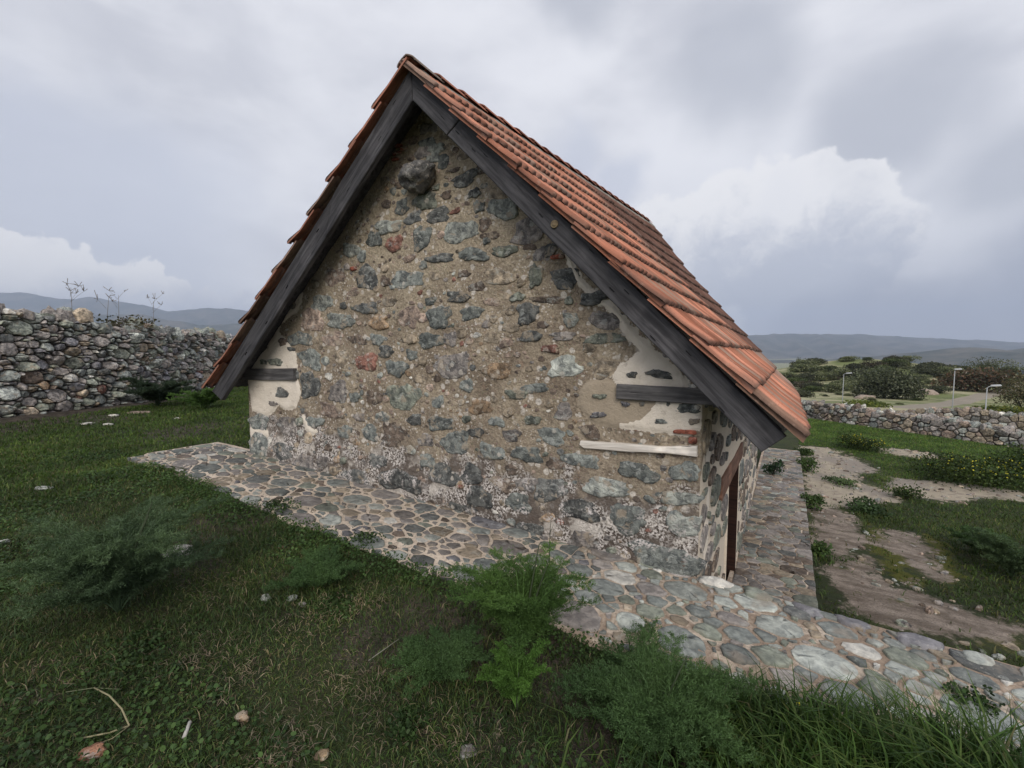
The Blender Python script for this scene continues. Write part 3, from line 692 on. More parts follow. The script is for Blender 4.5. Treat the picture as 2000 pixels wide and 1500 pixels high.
# ---- gable wall: mortar sheet on a fine grid, with real stones set in it
WX0, WX1 = -5.80, 0.0
pxg = lambda pts: np.array([on_y(u, v)[[0, 2]] for u, v in pts])
PLW = [pxg(q) for q in (
    [(1108, 500), (1135, 545), (1165, 580), (1200, 600), (1250, 660), (1300, 705), (1342, 745), (1336, 757), (1205, 755), (1200, 735), (1212, 712), (1240, 700), (1250, 685), (1238, 665), (1217, 648), (1213, 625), (1190, 602), (1160, 585), (1125, 545)],
    [(1275, 780), (1368, 786), (1364, 838), (1342, 846), (1290, 843), (1250, 836), (1200, 832), (1160, 822), (1150, 812), (1190, 826), (1250, 815)],
    [(486, 745), (492, 715), (508, 695), (522, 680), (545, 640), (562, 605), (575, 575), (590, 572), (586, 602), (565, 617), (546, 634), (545, 650), (560, 668), (578, 690), (577, 720), (580, 742), (586, 765), (577, 795), (558, 798), (545, 788), (533, 802), (520, 812), (494, 800)],
    [(490, 838), (520, 836), (526, 848), (510, 855), (491, 852)], [(592, 812), (600, 822), (608, 838), (618, 842), (612, 848), (598, 838)])]
PLT = [pxg([(1135, 765), (1150, 748), (1185, 744), (1205, 755), (1207, 774), (1280, 780), (1285, 790), (1268, 812), (1230, 826), (1190, 830), (1152, 815), (1132, 790)])]
def disp(x, z):
    x = np.asarray(x, float); z = np.asarray(z, float)
    return 0.035 * fbm(x * 1.3, z * 1.3, 3, 201) + 0.030 * fbm(x * 6, z * 6, 4, 202) + 0.008 * fbm(x * 30, z * 30, 2, 203) + 0.05 * sm(0.55, 0.1, z - strip_z(x)) * (0.4 + 1.2 * np.clip(fbm(x * 1.6, z * 3, 3, 8) + 0.3, 0, 1)) * sm(0, 0.12, np.minimum(x - WX0, WX1 - x))
def top_at(x): return roof_z(x, 0.25) - 0.10
zz = np.arange(-0.45, 4.15, 0.0155); cols_ = 380
xs = np.linspace(0, 1, cols_)
G = []
xl = np.interp(zz, [0, 1.3], [WX0, WX0]); 
xsamp = np.linspace(WX0, WX1, 800); tz = top_at(xsamp)
for k, z in enumerate(zz):
    ok = xsamp[tz > z]
    a0, b0 = (ok.min(), ok.max()) if len(ok) else (RXR, RXR)
    a0 = max(a0, WX0); b0 = min(b0, WX1); x = a0 + (b0 - a0) * xs
    G.append(np.stack([x, np.zeros_like(x), np.full_like(x, z)], -1))
G = np.array(G); P2 = G[..., [0, 2]].reshape(-1, 2)
plw = np.full(len(P2), -1.0)
for q in PLW: plw = np.maximum(plw, sdist(P2, q))
plt_ = np.max([sdist(P2, q) for q in PLT], axis=0)
pl = np.maximum(plw, plt_)
plv = np.clip((pl + 0.022) / 0.16 + 0.5, 0, 1); tnv = np.clip((plt_ + 0.10) / 0.16 + 0.5, 0, 1) * (plw < plt_ + 0.02)
edge_fade = sm(0, 0.05, np.minimum(P2[:, 0] - WX0, WX1 - P2[:, 0]))
out = disp(P2[:, 0], P2[:, 1]) * (1 - 0.5 * plv) * edge_fade + 0.014 * sm(-0.02, 0.02, pl)
# the sunken, weathered hollows and the bulging foot of the wall
V = np.stack([P2[:, 0], -out, P2[:, 1]], -1)
a, b = G.shape[:2]; i, j = np.meshgrid(np.arange(a - 1), np.arange(b - 1), indexing='ij')
Q = np.stack([i * b + j, i * b + j + 1, (i + 1) * b + j + 1, (i + 1) * b + j], -1).reshape(-1, 4)
# returns and back so that the wall has its thickness
nf = len(V); back = V.copy(); back[:, 1] = 0.5
rim = [k * b for k in range(a)] + [(a - 1) * b + k for k in range(b)] + [k * b + b - 1 for k in range(a - 1, -1, -1)]
Vb = back[rim]; qr = [(rim[k], rim[k + 1], nf + k + 1, nf + k) for k in range(len(rim) - 1)]
V2 = np.vstack([V, Vb])
ext = lambda arr, f: np.concatenate([arr, np.full(len(rim), f)])
me = make_mesh('gable_wall', V2, [np.vstack([Q, np.array(qr)])], [M_GABLE], None, True, extra=dict(plaster=ext(plv, 1.0), tanplaster=ext(tnv, 0.0)))
gable = link('gable_wall', me, chapel, label='rubble gable wall of grey stones in tan mortar with lichen')

HERO = """834,279,34,18,b 824,298,28,24,m 852,289,30,16,l 845,307,24,20,l 864,314,22,26,b 908,349,52,25,d 887,331,20,8,n 831,392,42,36,g 785,405,28,28,b 806,426,32,20,d
855,420,44,26,d 889,412,20,10,r 934,403,24,20,b 925,377,22,18,d 983,407,60,38,l 971,371,42,30,t 759,443,42,27,l 731,468,28,30,b 686,489,30,26,l 897,452,56,40,l 824,464,30,46,b
771,476,32,30,r 946,438,24,26,n 957,459,34,14,n 1030,453,60,46,m 861,504,50,18,d 924,497,56,24,b 985,490,52,20,g 1034,482,26,12,n 1046,539,24,46,g 1060,496,34,28,m 1075,489,24,24,d
1104,544,56,38,d 717,543,42,42,d 796,546,54,32,b 754,550,18,20,n 652,540,36,34,p 974,540,54,32,t 894,580,42,20,d 630,591,42,28,l 716,602,40,22,d 670,597,14,12,d 840,588,20,16,b
857,620,40,44,b 920,611,44,22,b 664,627,52,26,l 739,630,40,26,o 799,620,36,42,p 587,662,42,26,b 610,625,42,40,p 650,662,42,24,p 698,663,34,18,n 737,663,24,22,b 841,665,42,30,b
880,662,28,24,m 755,687,28,22,d 605,701,44,34,b 667,699,28,30,t 716,707,44,28,r 775,719,34,32,b 805,693,22,18,b 883,715,58,50,m 972,724,52,32,o 605,753,38,44,d 660,767,34,40,m
691,776,20,20,b 788,774,58,52,g 730,776,34,22,n 910,753,28,22,b 855,785,22,22,b 937,795,46,26,o 646,803,38,28,p 562,831,36,34,m 614,824,32,20,b 507,824,38,28,b 671,843,28,22,b
721,845,30,30,b 767,849,46,42,n 859,827,52,24,b 889,864,48,46,b 961,882,50,26,b 835,900,26,26,b 784,938,76,40,d 868,926,58,36,d 923,926,38,34,d 970,824,30,18,b 505,869,42,42,b
634,903,24,26,m 520,681,24,12,d 542,707,24,14,g 517,707,14,10,g 554,668,16,14,n 553,767,26,18,d 536,788,18,10,m 572,597,16,14,d 571,682,12,8,d 1031,612,40,38,d 1114,624,30,28,l
1183,626,56,36,m 1159,582,52,24,d 1070,585,56,14,n 1037,657,42,22,d 1099,656,46,16,m 1180,661,68,22,g 1075,681,38,14,r 1102,717,62,36,l 1183,721,58,36,t 1043,759,58,16,b 1079,852,50,32,b
1102,804,32,32,m 1030,887,52,30,b 1235,732,20,12,d 1291,731,52,16,d 1174,774,26,10,g 1222,789,16,10,u 1256,789,12,9,d 1306,789,8,7,d 1345,796,42,24,b 1169,810,32,11,u 1291,823,24,9,b
1355,823,22,11,d 1135,898,66,26,b 1246,921,74,32,b 1338,921,58,34,b 1182,951,80,36,l 1328,973,70,27,l 1135,993,64,36,d 1227,1011,72,50,b 1334,1023,60,46,l 1144,1056,58,42,m
1300,1092,118,58,b 1075,955,60,40,d 1016,980,46,34,b 940,970,52,34,d 1350,700,30,18,m 1030,945,40,26,m 985,945,40,26,n 905,1000,60,34,d 970,1035,50,28,m 1040,1035,56,34,d 840,985,46,26,n
700,930,44,30,d 600,905,38,32,m 560,880,34,28,d 1000,640,30,18,t 960,660,34,20,t 1010,770,40,18,g 1150,680,28,16,t 700,720,0,0,d 820,740,24,18,t 830,860,30,24,m 740,900,34,22,d 1085,905,36,20,n
1000,850,36,22,m 1040,820,30,18,g 930,845,28,20,d 760,590,26,18,t 930,560,30,18,n 690,570,24,16,p 850,540,22,14,t 800,505,22,14,p 905,535,26,12,n 1010,580,28,18,g 960,590,30,16,p 1130,620,0,0,d
745,815,24,20,b 700,815,22,16,m 810,820,24,22,d 575,730,18,14,d 1060,635,22,14,n 950,470,16,12,b 870,380,20,16,n 850,365,14,12,g 940,330,24,20,n 905,300,26,22,t 830,250,24,18,m 805,235,18,16,m 850,245,22,20,m 868,265,20,16,t"""
acc = Acc(); placed = []
def mp_g(A):
    return np.column_stack([A[:, 0], -(disp(A[:, 0], A[:, 1]) + A[:, 2]), A[:, 1]])
for tok in HERO.split():
    u, v, w, h, k = tok.split(','); u, v, w, h = map(float, (u, v, w, h))
    if w < 1: continue
    c = on_y(u, v)[[0, 2]]; wl = abs(on_y(u + w / 2, v)[0] - on_y(u - w / 2, v)[0]); hl = abs(on_y(u, v + h / 2)[2] - on_y(u, v - h / 2)[2])
    skew = 0.0
    c[0] = min(c[0], WX1 - wl / 2 + 0.005); c[0] = max(c[0], WX0 + wl / 2 - 0.005)
    o = blob_outline(wl * 1.04, hl * 1.04, (RNG.random() - 0.5) * 0.25, 24, 2.2 + 1.6 * RNG.random(), 0.20)
    lowrelief = k in 'ptnm'
    H = (0.003 + 0.008 * RNG.random()) if lowrelief else (0.006 + 0.013 * RNG.random())
    inpl = max(max(sdist(np.array([c]), q)[0] for q in PLW), sdist(np.array([c]), PLT[-1])[0])
    if inpl > 0: H += 0.012
    col = np.array(PAL[k]) * (0.66 + 0.42 * RNG.random())
    if v > 860 and k in 'dm': col = col * 0.85
    add_stone(acc, o + c, H, col, mp_g, -0.05, 0.5, 0.3); placed.append((c[0], c[1], max(wl, hl) / 2))
placed = np.array(placed)
# bricks
for (u, v, w, h) in ((780, 286, 13, 6), (791, 292, 13, 6), (778, 301, 14, 6), (776, 312, 14, 6), (1090, 502, 27, 8), (1337, 843, 46, 9), (1353, 860, 17, 13), (691, 525, 10, 8), (905, 948, 10, 6), (828, 404, 0, 0)):
    if w == 0: continue
    c = on_y(u, v)[[0, 2]]; wl = abs(on_y(u + w / 2, v)[0] - on_y(u - w / 2, v)[0]); hl = abs(on_y(u, v + h / 2)[2] - on_y(u, v - h / 2)[2]); c[0] = min(c[0], WX1 - wl / 2)
    add_stone(acc, blob_outline(wl, hl, 0.03, 16, 7, 0.05) + c, 0.03, (0.36, 0.12, 0.08), mp_g, -0.05, 0.2, 0.1)
# small pebbles and chips bedded in the mortar
cnt = 0
for _ in range(9000):
    x = WX0 + 0.05 + RNG.random() * 5.7; z = -0.02 + RNG.random() * 4.0
    if z > top_at(x) - 0.12 or z < strip_z(x): continue
    s = 0.018 + 0.07 * RNG.random() ** 1.9
    if (np.hypot(placed[:, 0] - x, placed[:, 1] - z) < placed[:, 2] * 0.95 + s).any(): continue
    q = np.array([[x, z]])
    if max(max(sdist(q, k)[0] for k in PLW), max(sdist(q, k)[0] for k in PLT)) > -0.03: continue
    placed = np.vstack([placed, [x, z, s * 0.9]])
    k = random.choices('tnpmbdgrolw', [8, 3, 5, 3, 1.2, 0.6, 1, 0.7, 1.2, 1, 1.2])[0]
    add_stone(acc, blob_outline(s * 2.2, s * (1.2 + 0.7 * RNG.random()), (RNG.random() - 0.5) * 0.8, 10, 2.2, 0.15) + [x, z], s * (0.1 + 0.25 * RNG.random()), np.array(PAL[k]) * (0.7 + 0.5 * RNG.random()), mp_g, -0.03, 0.4, 0.3)
    cnt += 1
    if cnt > 820: break
so = link('stonework', acc.mesh('stonework', [M_GSTONE]), chapel)
with bpy.context.temp_override(active_object=gable, selected_editable_objects=[gable, so], selected_objects=[gable, so], object=gable):
    bpy.ops.object.join()
# protruding boulder under the apex
def boulder(name, c, rx, ry, rz, col, parent=None, seed=1, sub=4, amp=0.3, mats=None):
    bm_pts = []; m = bpy.data.meshes.new(name)
    import bmesh
    bm = bmesh.new(); bmesh.ops.create_icosphere(bm, subdivisions=sub, radius=1)
    for v in bm.verts:
        p = v.co.copy(); k = 1 + amp * (mnoise.fractal(p * 1.1 + Vector((seed * 7.3, seed, 2)), 0.8, 2, 4)) 
        f = mnoise.cell(p * 1.3 + Vector((seed, 0, 0))) * 0.08 * amp
        p = p * (k + f); v.co = (p.x * rx, p.y * ry, p.z * rz)
    bm.to_mesh(m); bm.free(); m.materials.append((mats or M_STONE))
    a = m.attributes.new('Col', 'FLOAT_COLOR', 'POINT'); a.data.foreach_set('color', np.tile(np.array(list(col) + [1], np.float32), len(m.vertices)))
    m.polygons.foreach_set('use_smooth', np.ones(len(m.polygons), bool))
    return link(name, m, parent, c)
p = on_y(817, 345, -0.08)
bo = boulder('boulder', tuple(p), 0.175, 0.20, 0.135, (0.15, 0.145, 0.14), chapel, 5); bo.rotation_euler = (0.25, -0.35, 0.2)

# ---- door wall (right side), plastered with stones showing, with a doorway
SY1 = 7.75; DY0, DY1, DZ = 1.95, 3.20, 0.20; FZ = -1.9
acc = Acc()
def wallgrid(y0, y1, z0, z1):
    ny = max(2, int((y1 - y0) / 0.05)); nz = max(2, int((z1 - z0) / 0.05))
    yy, zz_ = np.meshgrid(np.linspace(y0, y1, ny), np.linspace(z0, z1, nz), indexing='ij')
    xx = 0.03 * fbm(yy * 2, zz_ * 2, 3, 61) * sm(0, 0.15, yy)
    i, j = np.meshgrid(np.arange(ny - 1), np.arange(nz - 1), indexing='ij')
    acc.add(np.stack([xx, yy, zz_], -1).reshape(-1, 3), np.stack([i * nz + j, (i + 1) * nz + j, (i + 1) * nz + j + 1, i * nz + j + 1], -1).reshape(-1, 4), m=1)
wt = 1.42
wallgrid(0.002, DY0, FZ, wt); wallgrid(DY0, DY1, DZ, wt); wallgrid(DY1, SY1, FZ, wt)
for (lo, hi) in (((-0.5, 0.5, FZ), (-0.03, DY0, wt)), ((-0.5, DY1, FZ), (-0.03, SY1, wt)), ((-0.5, DY0, DZ), (-0.03, DY1, wt))): acc.box(lo, hi, m=1)
acc.box((-5.8, SY1 - 0.5, FZ), (-0.5, SY1, 1.4), m=1); acc.box((WX0, 0.5, FZ), (-5.3, SY1 - 0.5, 1.35), m=1)
# jambs towards the opening
acc.box((-0.5, DY0 - 0.05, FZ), (0.012, DY0, DZ), m=1); acc.box((-0.5, DY1, FZ), (0.012, DY1 + 0.05, DZ), m=1)
def mp_s(A): return np.column_stack([A[:, 2] + 0.012, A[:, 0], A[:, 1]])
def keep_s(c): return not (DY0 - 0.1 < c[0] < DY1 + 0.1 and c[1] < DZ + 0.3) and not (1.2 < c[0] < 3.6 and 0.1 < c[1] < 0.5) and random.random() < 0.72
paving(acc, (0.02, FZ), (SY1, wt), [(0.15, 0.3), (0.10, 0.3), (0.06, 0.15)], 2.1, 0.055, 0.006, [('m', 4), ('n', 2), ('d', 1.0), ('g', 2), ('b', 2), ('t', 1)], mp_s, keep_s, 2, 0.3, 0.1, -0.05)
link('door_wall', acc.mesh('door_wall', [M_STONE, M_PLASTER]), chapel, label='cream plastered side wall with grey stones showing around the doorway')
# gable infill at the far end
acc = Acc(); tri = [(WX0, SY1 - 0.01, 1.3), (WX1, SY1 - 0.01, 1.3), (RXR, SY1 - 0.01, 4.4)]
acc.add(np.array(tri + [(x, y - 0.4, z) for x, y, z in tri]), [], [(0, 2, 1), (3, 4, 5)], m=1)
link('far_gable', acc.mesh('far_gable', [M_STONE, M_PLASTER]), chapel)

def board(name, p0, p1, width, thick, material, parent, up=None, taper=None, label=None, segs=24, skew=(0, 0)):
    """timber from p0 to p1 with its local x along the grain; width along 'up', thick across"""
    p0 = Vector(p0); p1 = Vector(p1); L = (p1 - p0).length; X = (p1 - p0).normalized()
    Zv = Vector(up) if up is not None else Vector((0, 0, 1)); Y = Zv.cross(X).normalized(); Z = X.cross(Y).normalized()
    acc = Acc(); b = 0.006
    prof = [(-thick / 2 + b, -width / 2), (thick / 2 - b, -width / 2), (thick / 2, -width / 2 + b), (thick / 2, width / 2 - b), (thick / 2 - b, width / 2), (-thick / 2 + b, width / 2), (-thick / 2, width / 2 - b), (-thick / 2, -width / 2 + b)]
    k = len(prof); Vv = []
    sd_ = RNG.random() * 50
    for s in range(segs + 1):
        t = s / segs
        for (y, z) in prof:
            f = 1.0 if taper is None else 1 + (taper - 1) * t
            wob = 0.004 * float(fbm(np.array([t * L * 3 + sd_]), np.array([z * 9]), 2, 4)[0])
            xx = t * L + (skew[0] * (1 - t) + skew[1] * t) * z
            Vv.append((xx, y + wob, z * f + wob))
    q = [(s * k + j, s * k + (j + 1) % k, (s + 1) * k + (j + 1) % k, (s + 1) * k + j) for s in range(segs) for j in range(k)]
    acc.add(np.array(Vv), q, [], m=0); nn = acc.n
    acc.add(np.array(Vv[:k] + Vv[-k:]), [], [(0, j + 1, j) for j in range(1, k - 1)] + [(k, k + j, k + j + 1) for j in range(1, k - 1)])
    o = link(name, acc.mesh(name, [material], False), parent)
    o.matrix_local = __import__('mathutils').Matrix(((X.x, Y.x, Z.x, p0.x), (X.y, Y.y, Z.y, p0.y), (X.z, Y.z, Z.z, p0.z), (0, 0, 0, 1)))
    if label: o['label'] = label
    return o

# ---- gable boards: outer and inner edges read off the photograph on the plane y = -0.3
BY = -0.33
apO = on_y(803, 131, BY); apI = on_y(805, 196, BY)
tRo, tRi = on_y(1536, 853, BY), on_y(1487, 884, BY); tLo, tLi = on_y(413, 764, BY), on_y(431, 782, BY)
def board_poly(name, pts, label=None, thick=0.055, parent=chapel):
    """planed board of any outline in the gable plane; local x runs along it"""
    pts = [np.array(p) for p in pts]
    X = pts[1] - pts[0]; X[1] = 0; X /= np.linalg.norm(X); Z = np.array([-X[2], 0, X[0]]); o0 = pts[0]
    loc = np.array([((p - o0) @ X, (p - o0) @ Z) for p in pts]); n_ = len(loc)
    dens = []
    for a in range(n_):
        A, B = loc[a], loc[(a + 1) % n_]; m = max(1, int(np.linalg.norm(B - A) / 0.08))
        for t in range(m): 
            q = A + (B - A) * t / m
            if t: 
                w = 0.0035 * float(fbm(np.array([q[0] * 2.5 + a * 9]), np.array([a * 3.3]), 3, 6)[0]) * 2; e = (B - A) / np.linalg.norm(B - A); q = q + np.array([-e[1], e[0]]) * w
            dens.append(q)
    dens = np.array(dens); c = dens.mean(0); k = len(dens); bev = 0.006
    # inset ring gives a worn, rounded arris
    nrm = np.roll(dens, -1, 0) - np.roll(dens, 1, 0); nrm = np.column_stack([-nrm[:, 1], nrm[:, 0]]); nrm /= np.linalg.norm(nrm, axis=1)[:, None] + 1e-9
    area = 0.5 * np.sum(dens[:, 0] * np.roll(dens[:, 1], -1) - np.roll(dens[:, 0], -1) * dens[:, 1])
    if area < 0: nrm = -nrm
    ins = dens + nrm * bev
    rings = [np.column_stack([ins[:, 0], np.zeros(k), ins[:, 1]]), np.column_stack([dens[:, 0], np.full(k, bev), dens[:, 1]]), np.column_stack([dens[:, 0], np.full(k, thick), dens[:, 1]])]
    acc = Acc(); jj = np.arange(k); q = []
    for r in range(2): q += [(r * k + j, r * k + (j + 1) % k, (r + 1) * k + (j + 1) % k, (r + 1) * k + j) for j in jj]
    tri = tessellate_polygon([[Vector((x, z, 0)) for x, z in ins]])
    t = [tuple(x) for x in tri] + [tuple(x + 2 * k for x in y) for y in tri]
    acc.add(np.vstack(rings), q, t)
    ob = link(name, acc.mesh(name, [M_WOOD], False), parent)
    ob.matrix_local = __import__('mathutils').Matrix(((X[0], 0, Z[0], o0[0]), (0, 1, 0, o0[1]), (X[2], 0, Z[2], o0[2]), (0, 0, 0, 1)))
    import bmesh
    bm = bmesh.new(); bm.from_mesh(ob.data); bmesh.ops.recalc_face_normals(bm, faces=bm.faces); bm.to_mesh(ob.data); bm.free()
    if label: ob['label'] = label
    return ob
lerp = lambda a, b, t: np.array(a) + (np.array(b) - np.array(a)) * t
gapv = np.array([0.003, 0, 0])
jR, jRi = 0.185, 0.135; jL, jLi = 0.30, 0.36
board_poly('bargeboard', [apO + gapv, lerp(apO, tRo, jR), lerp(apI, tRi, jRi), apI + gapv], 'short dark board right of the apex')
board_poly('bargeboard', [lerp(apO, tRo, jR + 0.0012) + [0, 0.004, 0], tRo, tRi, lerp(apI, tRi, jRi + 0.0012) + [0, 0.004, 0]], 'long dark gable board down to the right eave')
board_poly('bargeboard', [apO - gapv, lerp(apO, tLo, jL), lerp(apI, tLi, jLi), apI - gapv], 'dark board left of the apex')
board_poly('bargeboard', [lerp(apO, tLo, jL + 0.0012) + [0, 0.006, 0], tLo, tLi, lerp(apI, tLi, jLi + 0.0012) + [0, 0.006, 0]], 'dark gable board down to the left eave')
# nail slots and the pale round plug
def slot(u, v, ang, L=0.05, w=0.005):
    p = on_y(u, v, BY); c, s = math.cos(ang), math.sin(ang)
    q = np.array([(-L / 2, -w / 2), (L / 2, -w / 3), (L / 2, w / 3), (-L / 2, w / 2)])
    V = np.array([(p[0] + x * c - z * s, BY - 0.002, p[2] + x * s + z * c) for x, z in q] + [(p[0] + x * c - z * s, BY + 0.01, p[2] + x * s + z * c) for x, z in q])
    acc = Acc(); acc.add(V, [(0, 1, 2, 3), (0, 4, 5, 1), (1, 5, 6, 2), (2, 6, 7, 3), (3, 7, 4, 0)], col=(0.004, 0.004, 0.004)); link('nail_slot', acc.mesh('nail_slot', [M_PLAIN], False), chapel)
for (u, v) in ((815, 152), (818, 175), (865, 230), (893, 258), (925, 293), (948, 303), (1022, 350), (1056, 420), (1155, 490), (1195, 565), (1224, 570), (1275, 660), (1345, 690), (1410, 800), (1310, 620)): slot(u, v, -0.80)
for (u, v) in ((790, 158), (770, 200), (742, 270), (700, 300), (680, 370), (620, 450), (560, 560), (520, 630), (480, 690)): slot(u, v, 0.71)
p = on_y(1083, 438, BY - 0.001); acc = Acc(); a_ = np.arange(20) * 2 * math.pi / 20
rings = [np.column_stack([0.030 * s * np.cos(a_), np.full(20, y), 0.030 * s * np.sin(a_)]) for s, y in ((1, 0.004), (1, -0.006), (0.8, -0.009), (0.55, -0.006), (0.5, -0.011))]
V = np.vstack(rings + [np.array([[0, -0.011, 0]])]); q = [(r * 20 + j, r * 20 + (j + 1) % 20, (r + 1) * 20 + (j + 1) % 20, (r + 1) * 20 + j) for r in range(4) for j in range(20)]
acc.add(V, q, [(80 + j, 80 + (j + 1) % 20, 100) for j in range(20)]); link('plug', acc.mesh('plug', [M_KNOT]), chapel, tuple(p))

# ---- timbers in the wall
def beam_px(name, pl_, pr_, h, y0, y1, label, mtl=M_WOOD):
    a = on_y(*pl_, -0.02); b2 = on_y(*pr_, -0.02); y = (y0 + y1) / 2
    return board(name, (a[0], y, a[2]), (b2[0], y, b2[2]), h, abs(y1 - y0), M_GREYWOOD, chapel, label=label)
beam_px('wall_beam', (476, 731), (577, 731), 0.15, -0.05, 0.35, 'dark beam end at the left eave')
beam_px('wall_beam', (1206, 764), (1400, 776), 0.115, -0.05, 0.35, 'dark beam end at the right eave')
board('wall_plate', (0.16, -0.15, 1.34), (0.16, SY1 + 0.2, 1.30), 0.10, 0.14, M_WOOD, chapel, label='timber plate under the right eave')
board('wall_plate', (-5.95, -0.10, 1.42), (-5.95, SY1 + 0.2, 1.40), 0.12, 0.14, M_WOOD, chapel, label='timber plate under the left eave')
ty = -0.040
tt = board_poly('tie_timber', [on_y(u, v, ty) for u, v in ((1133, 861), (1210, 866), (1290, 873), (1361, 872), (1361, 893), (1300, 886), (1225, 883), (1140, 876), (1131, 869))], 'bleached white timber set in the wall near the right corner', 0.12)
tt.data.materials.clear(); tt.data.materials.append(M_OLDWOOD)
# ---- door
board('lintel', (-0.055, 1.22, 0.33), (-0.055, 3.55, 0.31), 0.20, 0.16, M_LINTEL, chapel, label='reddish brown timber lintel over the doorway')
acc = Acc()
for k in range(6):
    w = (DY1 - DY0) / 6; acc.box((-0.26, DY0 + k * w + 0.004, FZ + 0.3), (-0.21 + 0.004 * (k % 2), DY0 + (k + 1) * w - 0.004, DZ - 0.01))
door = link('door', acc.mesh('door', [M_BROWNWOOD], False), chapel, label='dark brown plank door set back in the side wall')
acc = Acc(); acc.tube([(-0.19, DY0 + 0.14, -0.55), (-0.15, DY0 + 0.14, -0.52), (-0.15, DY0 + 0.14, -0.40), (-0.19, DY0 + 0.14, -0.37)], 0.009, 6, (0.03, 0.03, 0.03))
link('handle', acc.mesh('handle', [M_PLAIN]), door)
acc = Acc()
acc.box((-0.27, DY0 + 0.001, FZ), (-0.08, DY0 + 0.07, DZ)); link('door_post', acc.mesh('door_post', [M_BROWNWOOD], False), chapel)
acc = Acc(); acc.box((-0.27, DY1 - 0.07, FZ), (0.008, DY1 - 0.001, DZ)); link('door_post', acc.mesh('door_post', [M_BROWNWOOD], False), chapel)

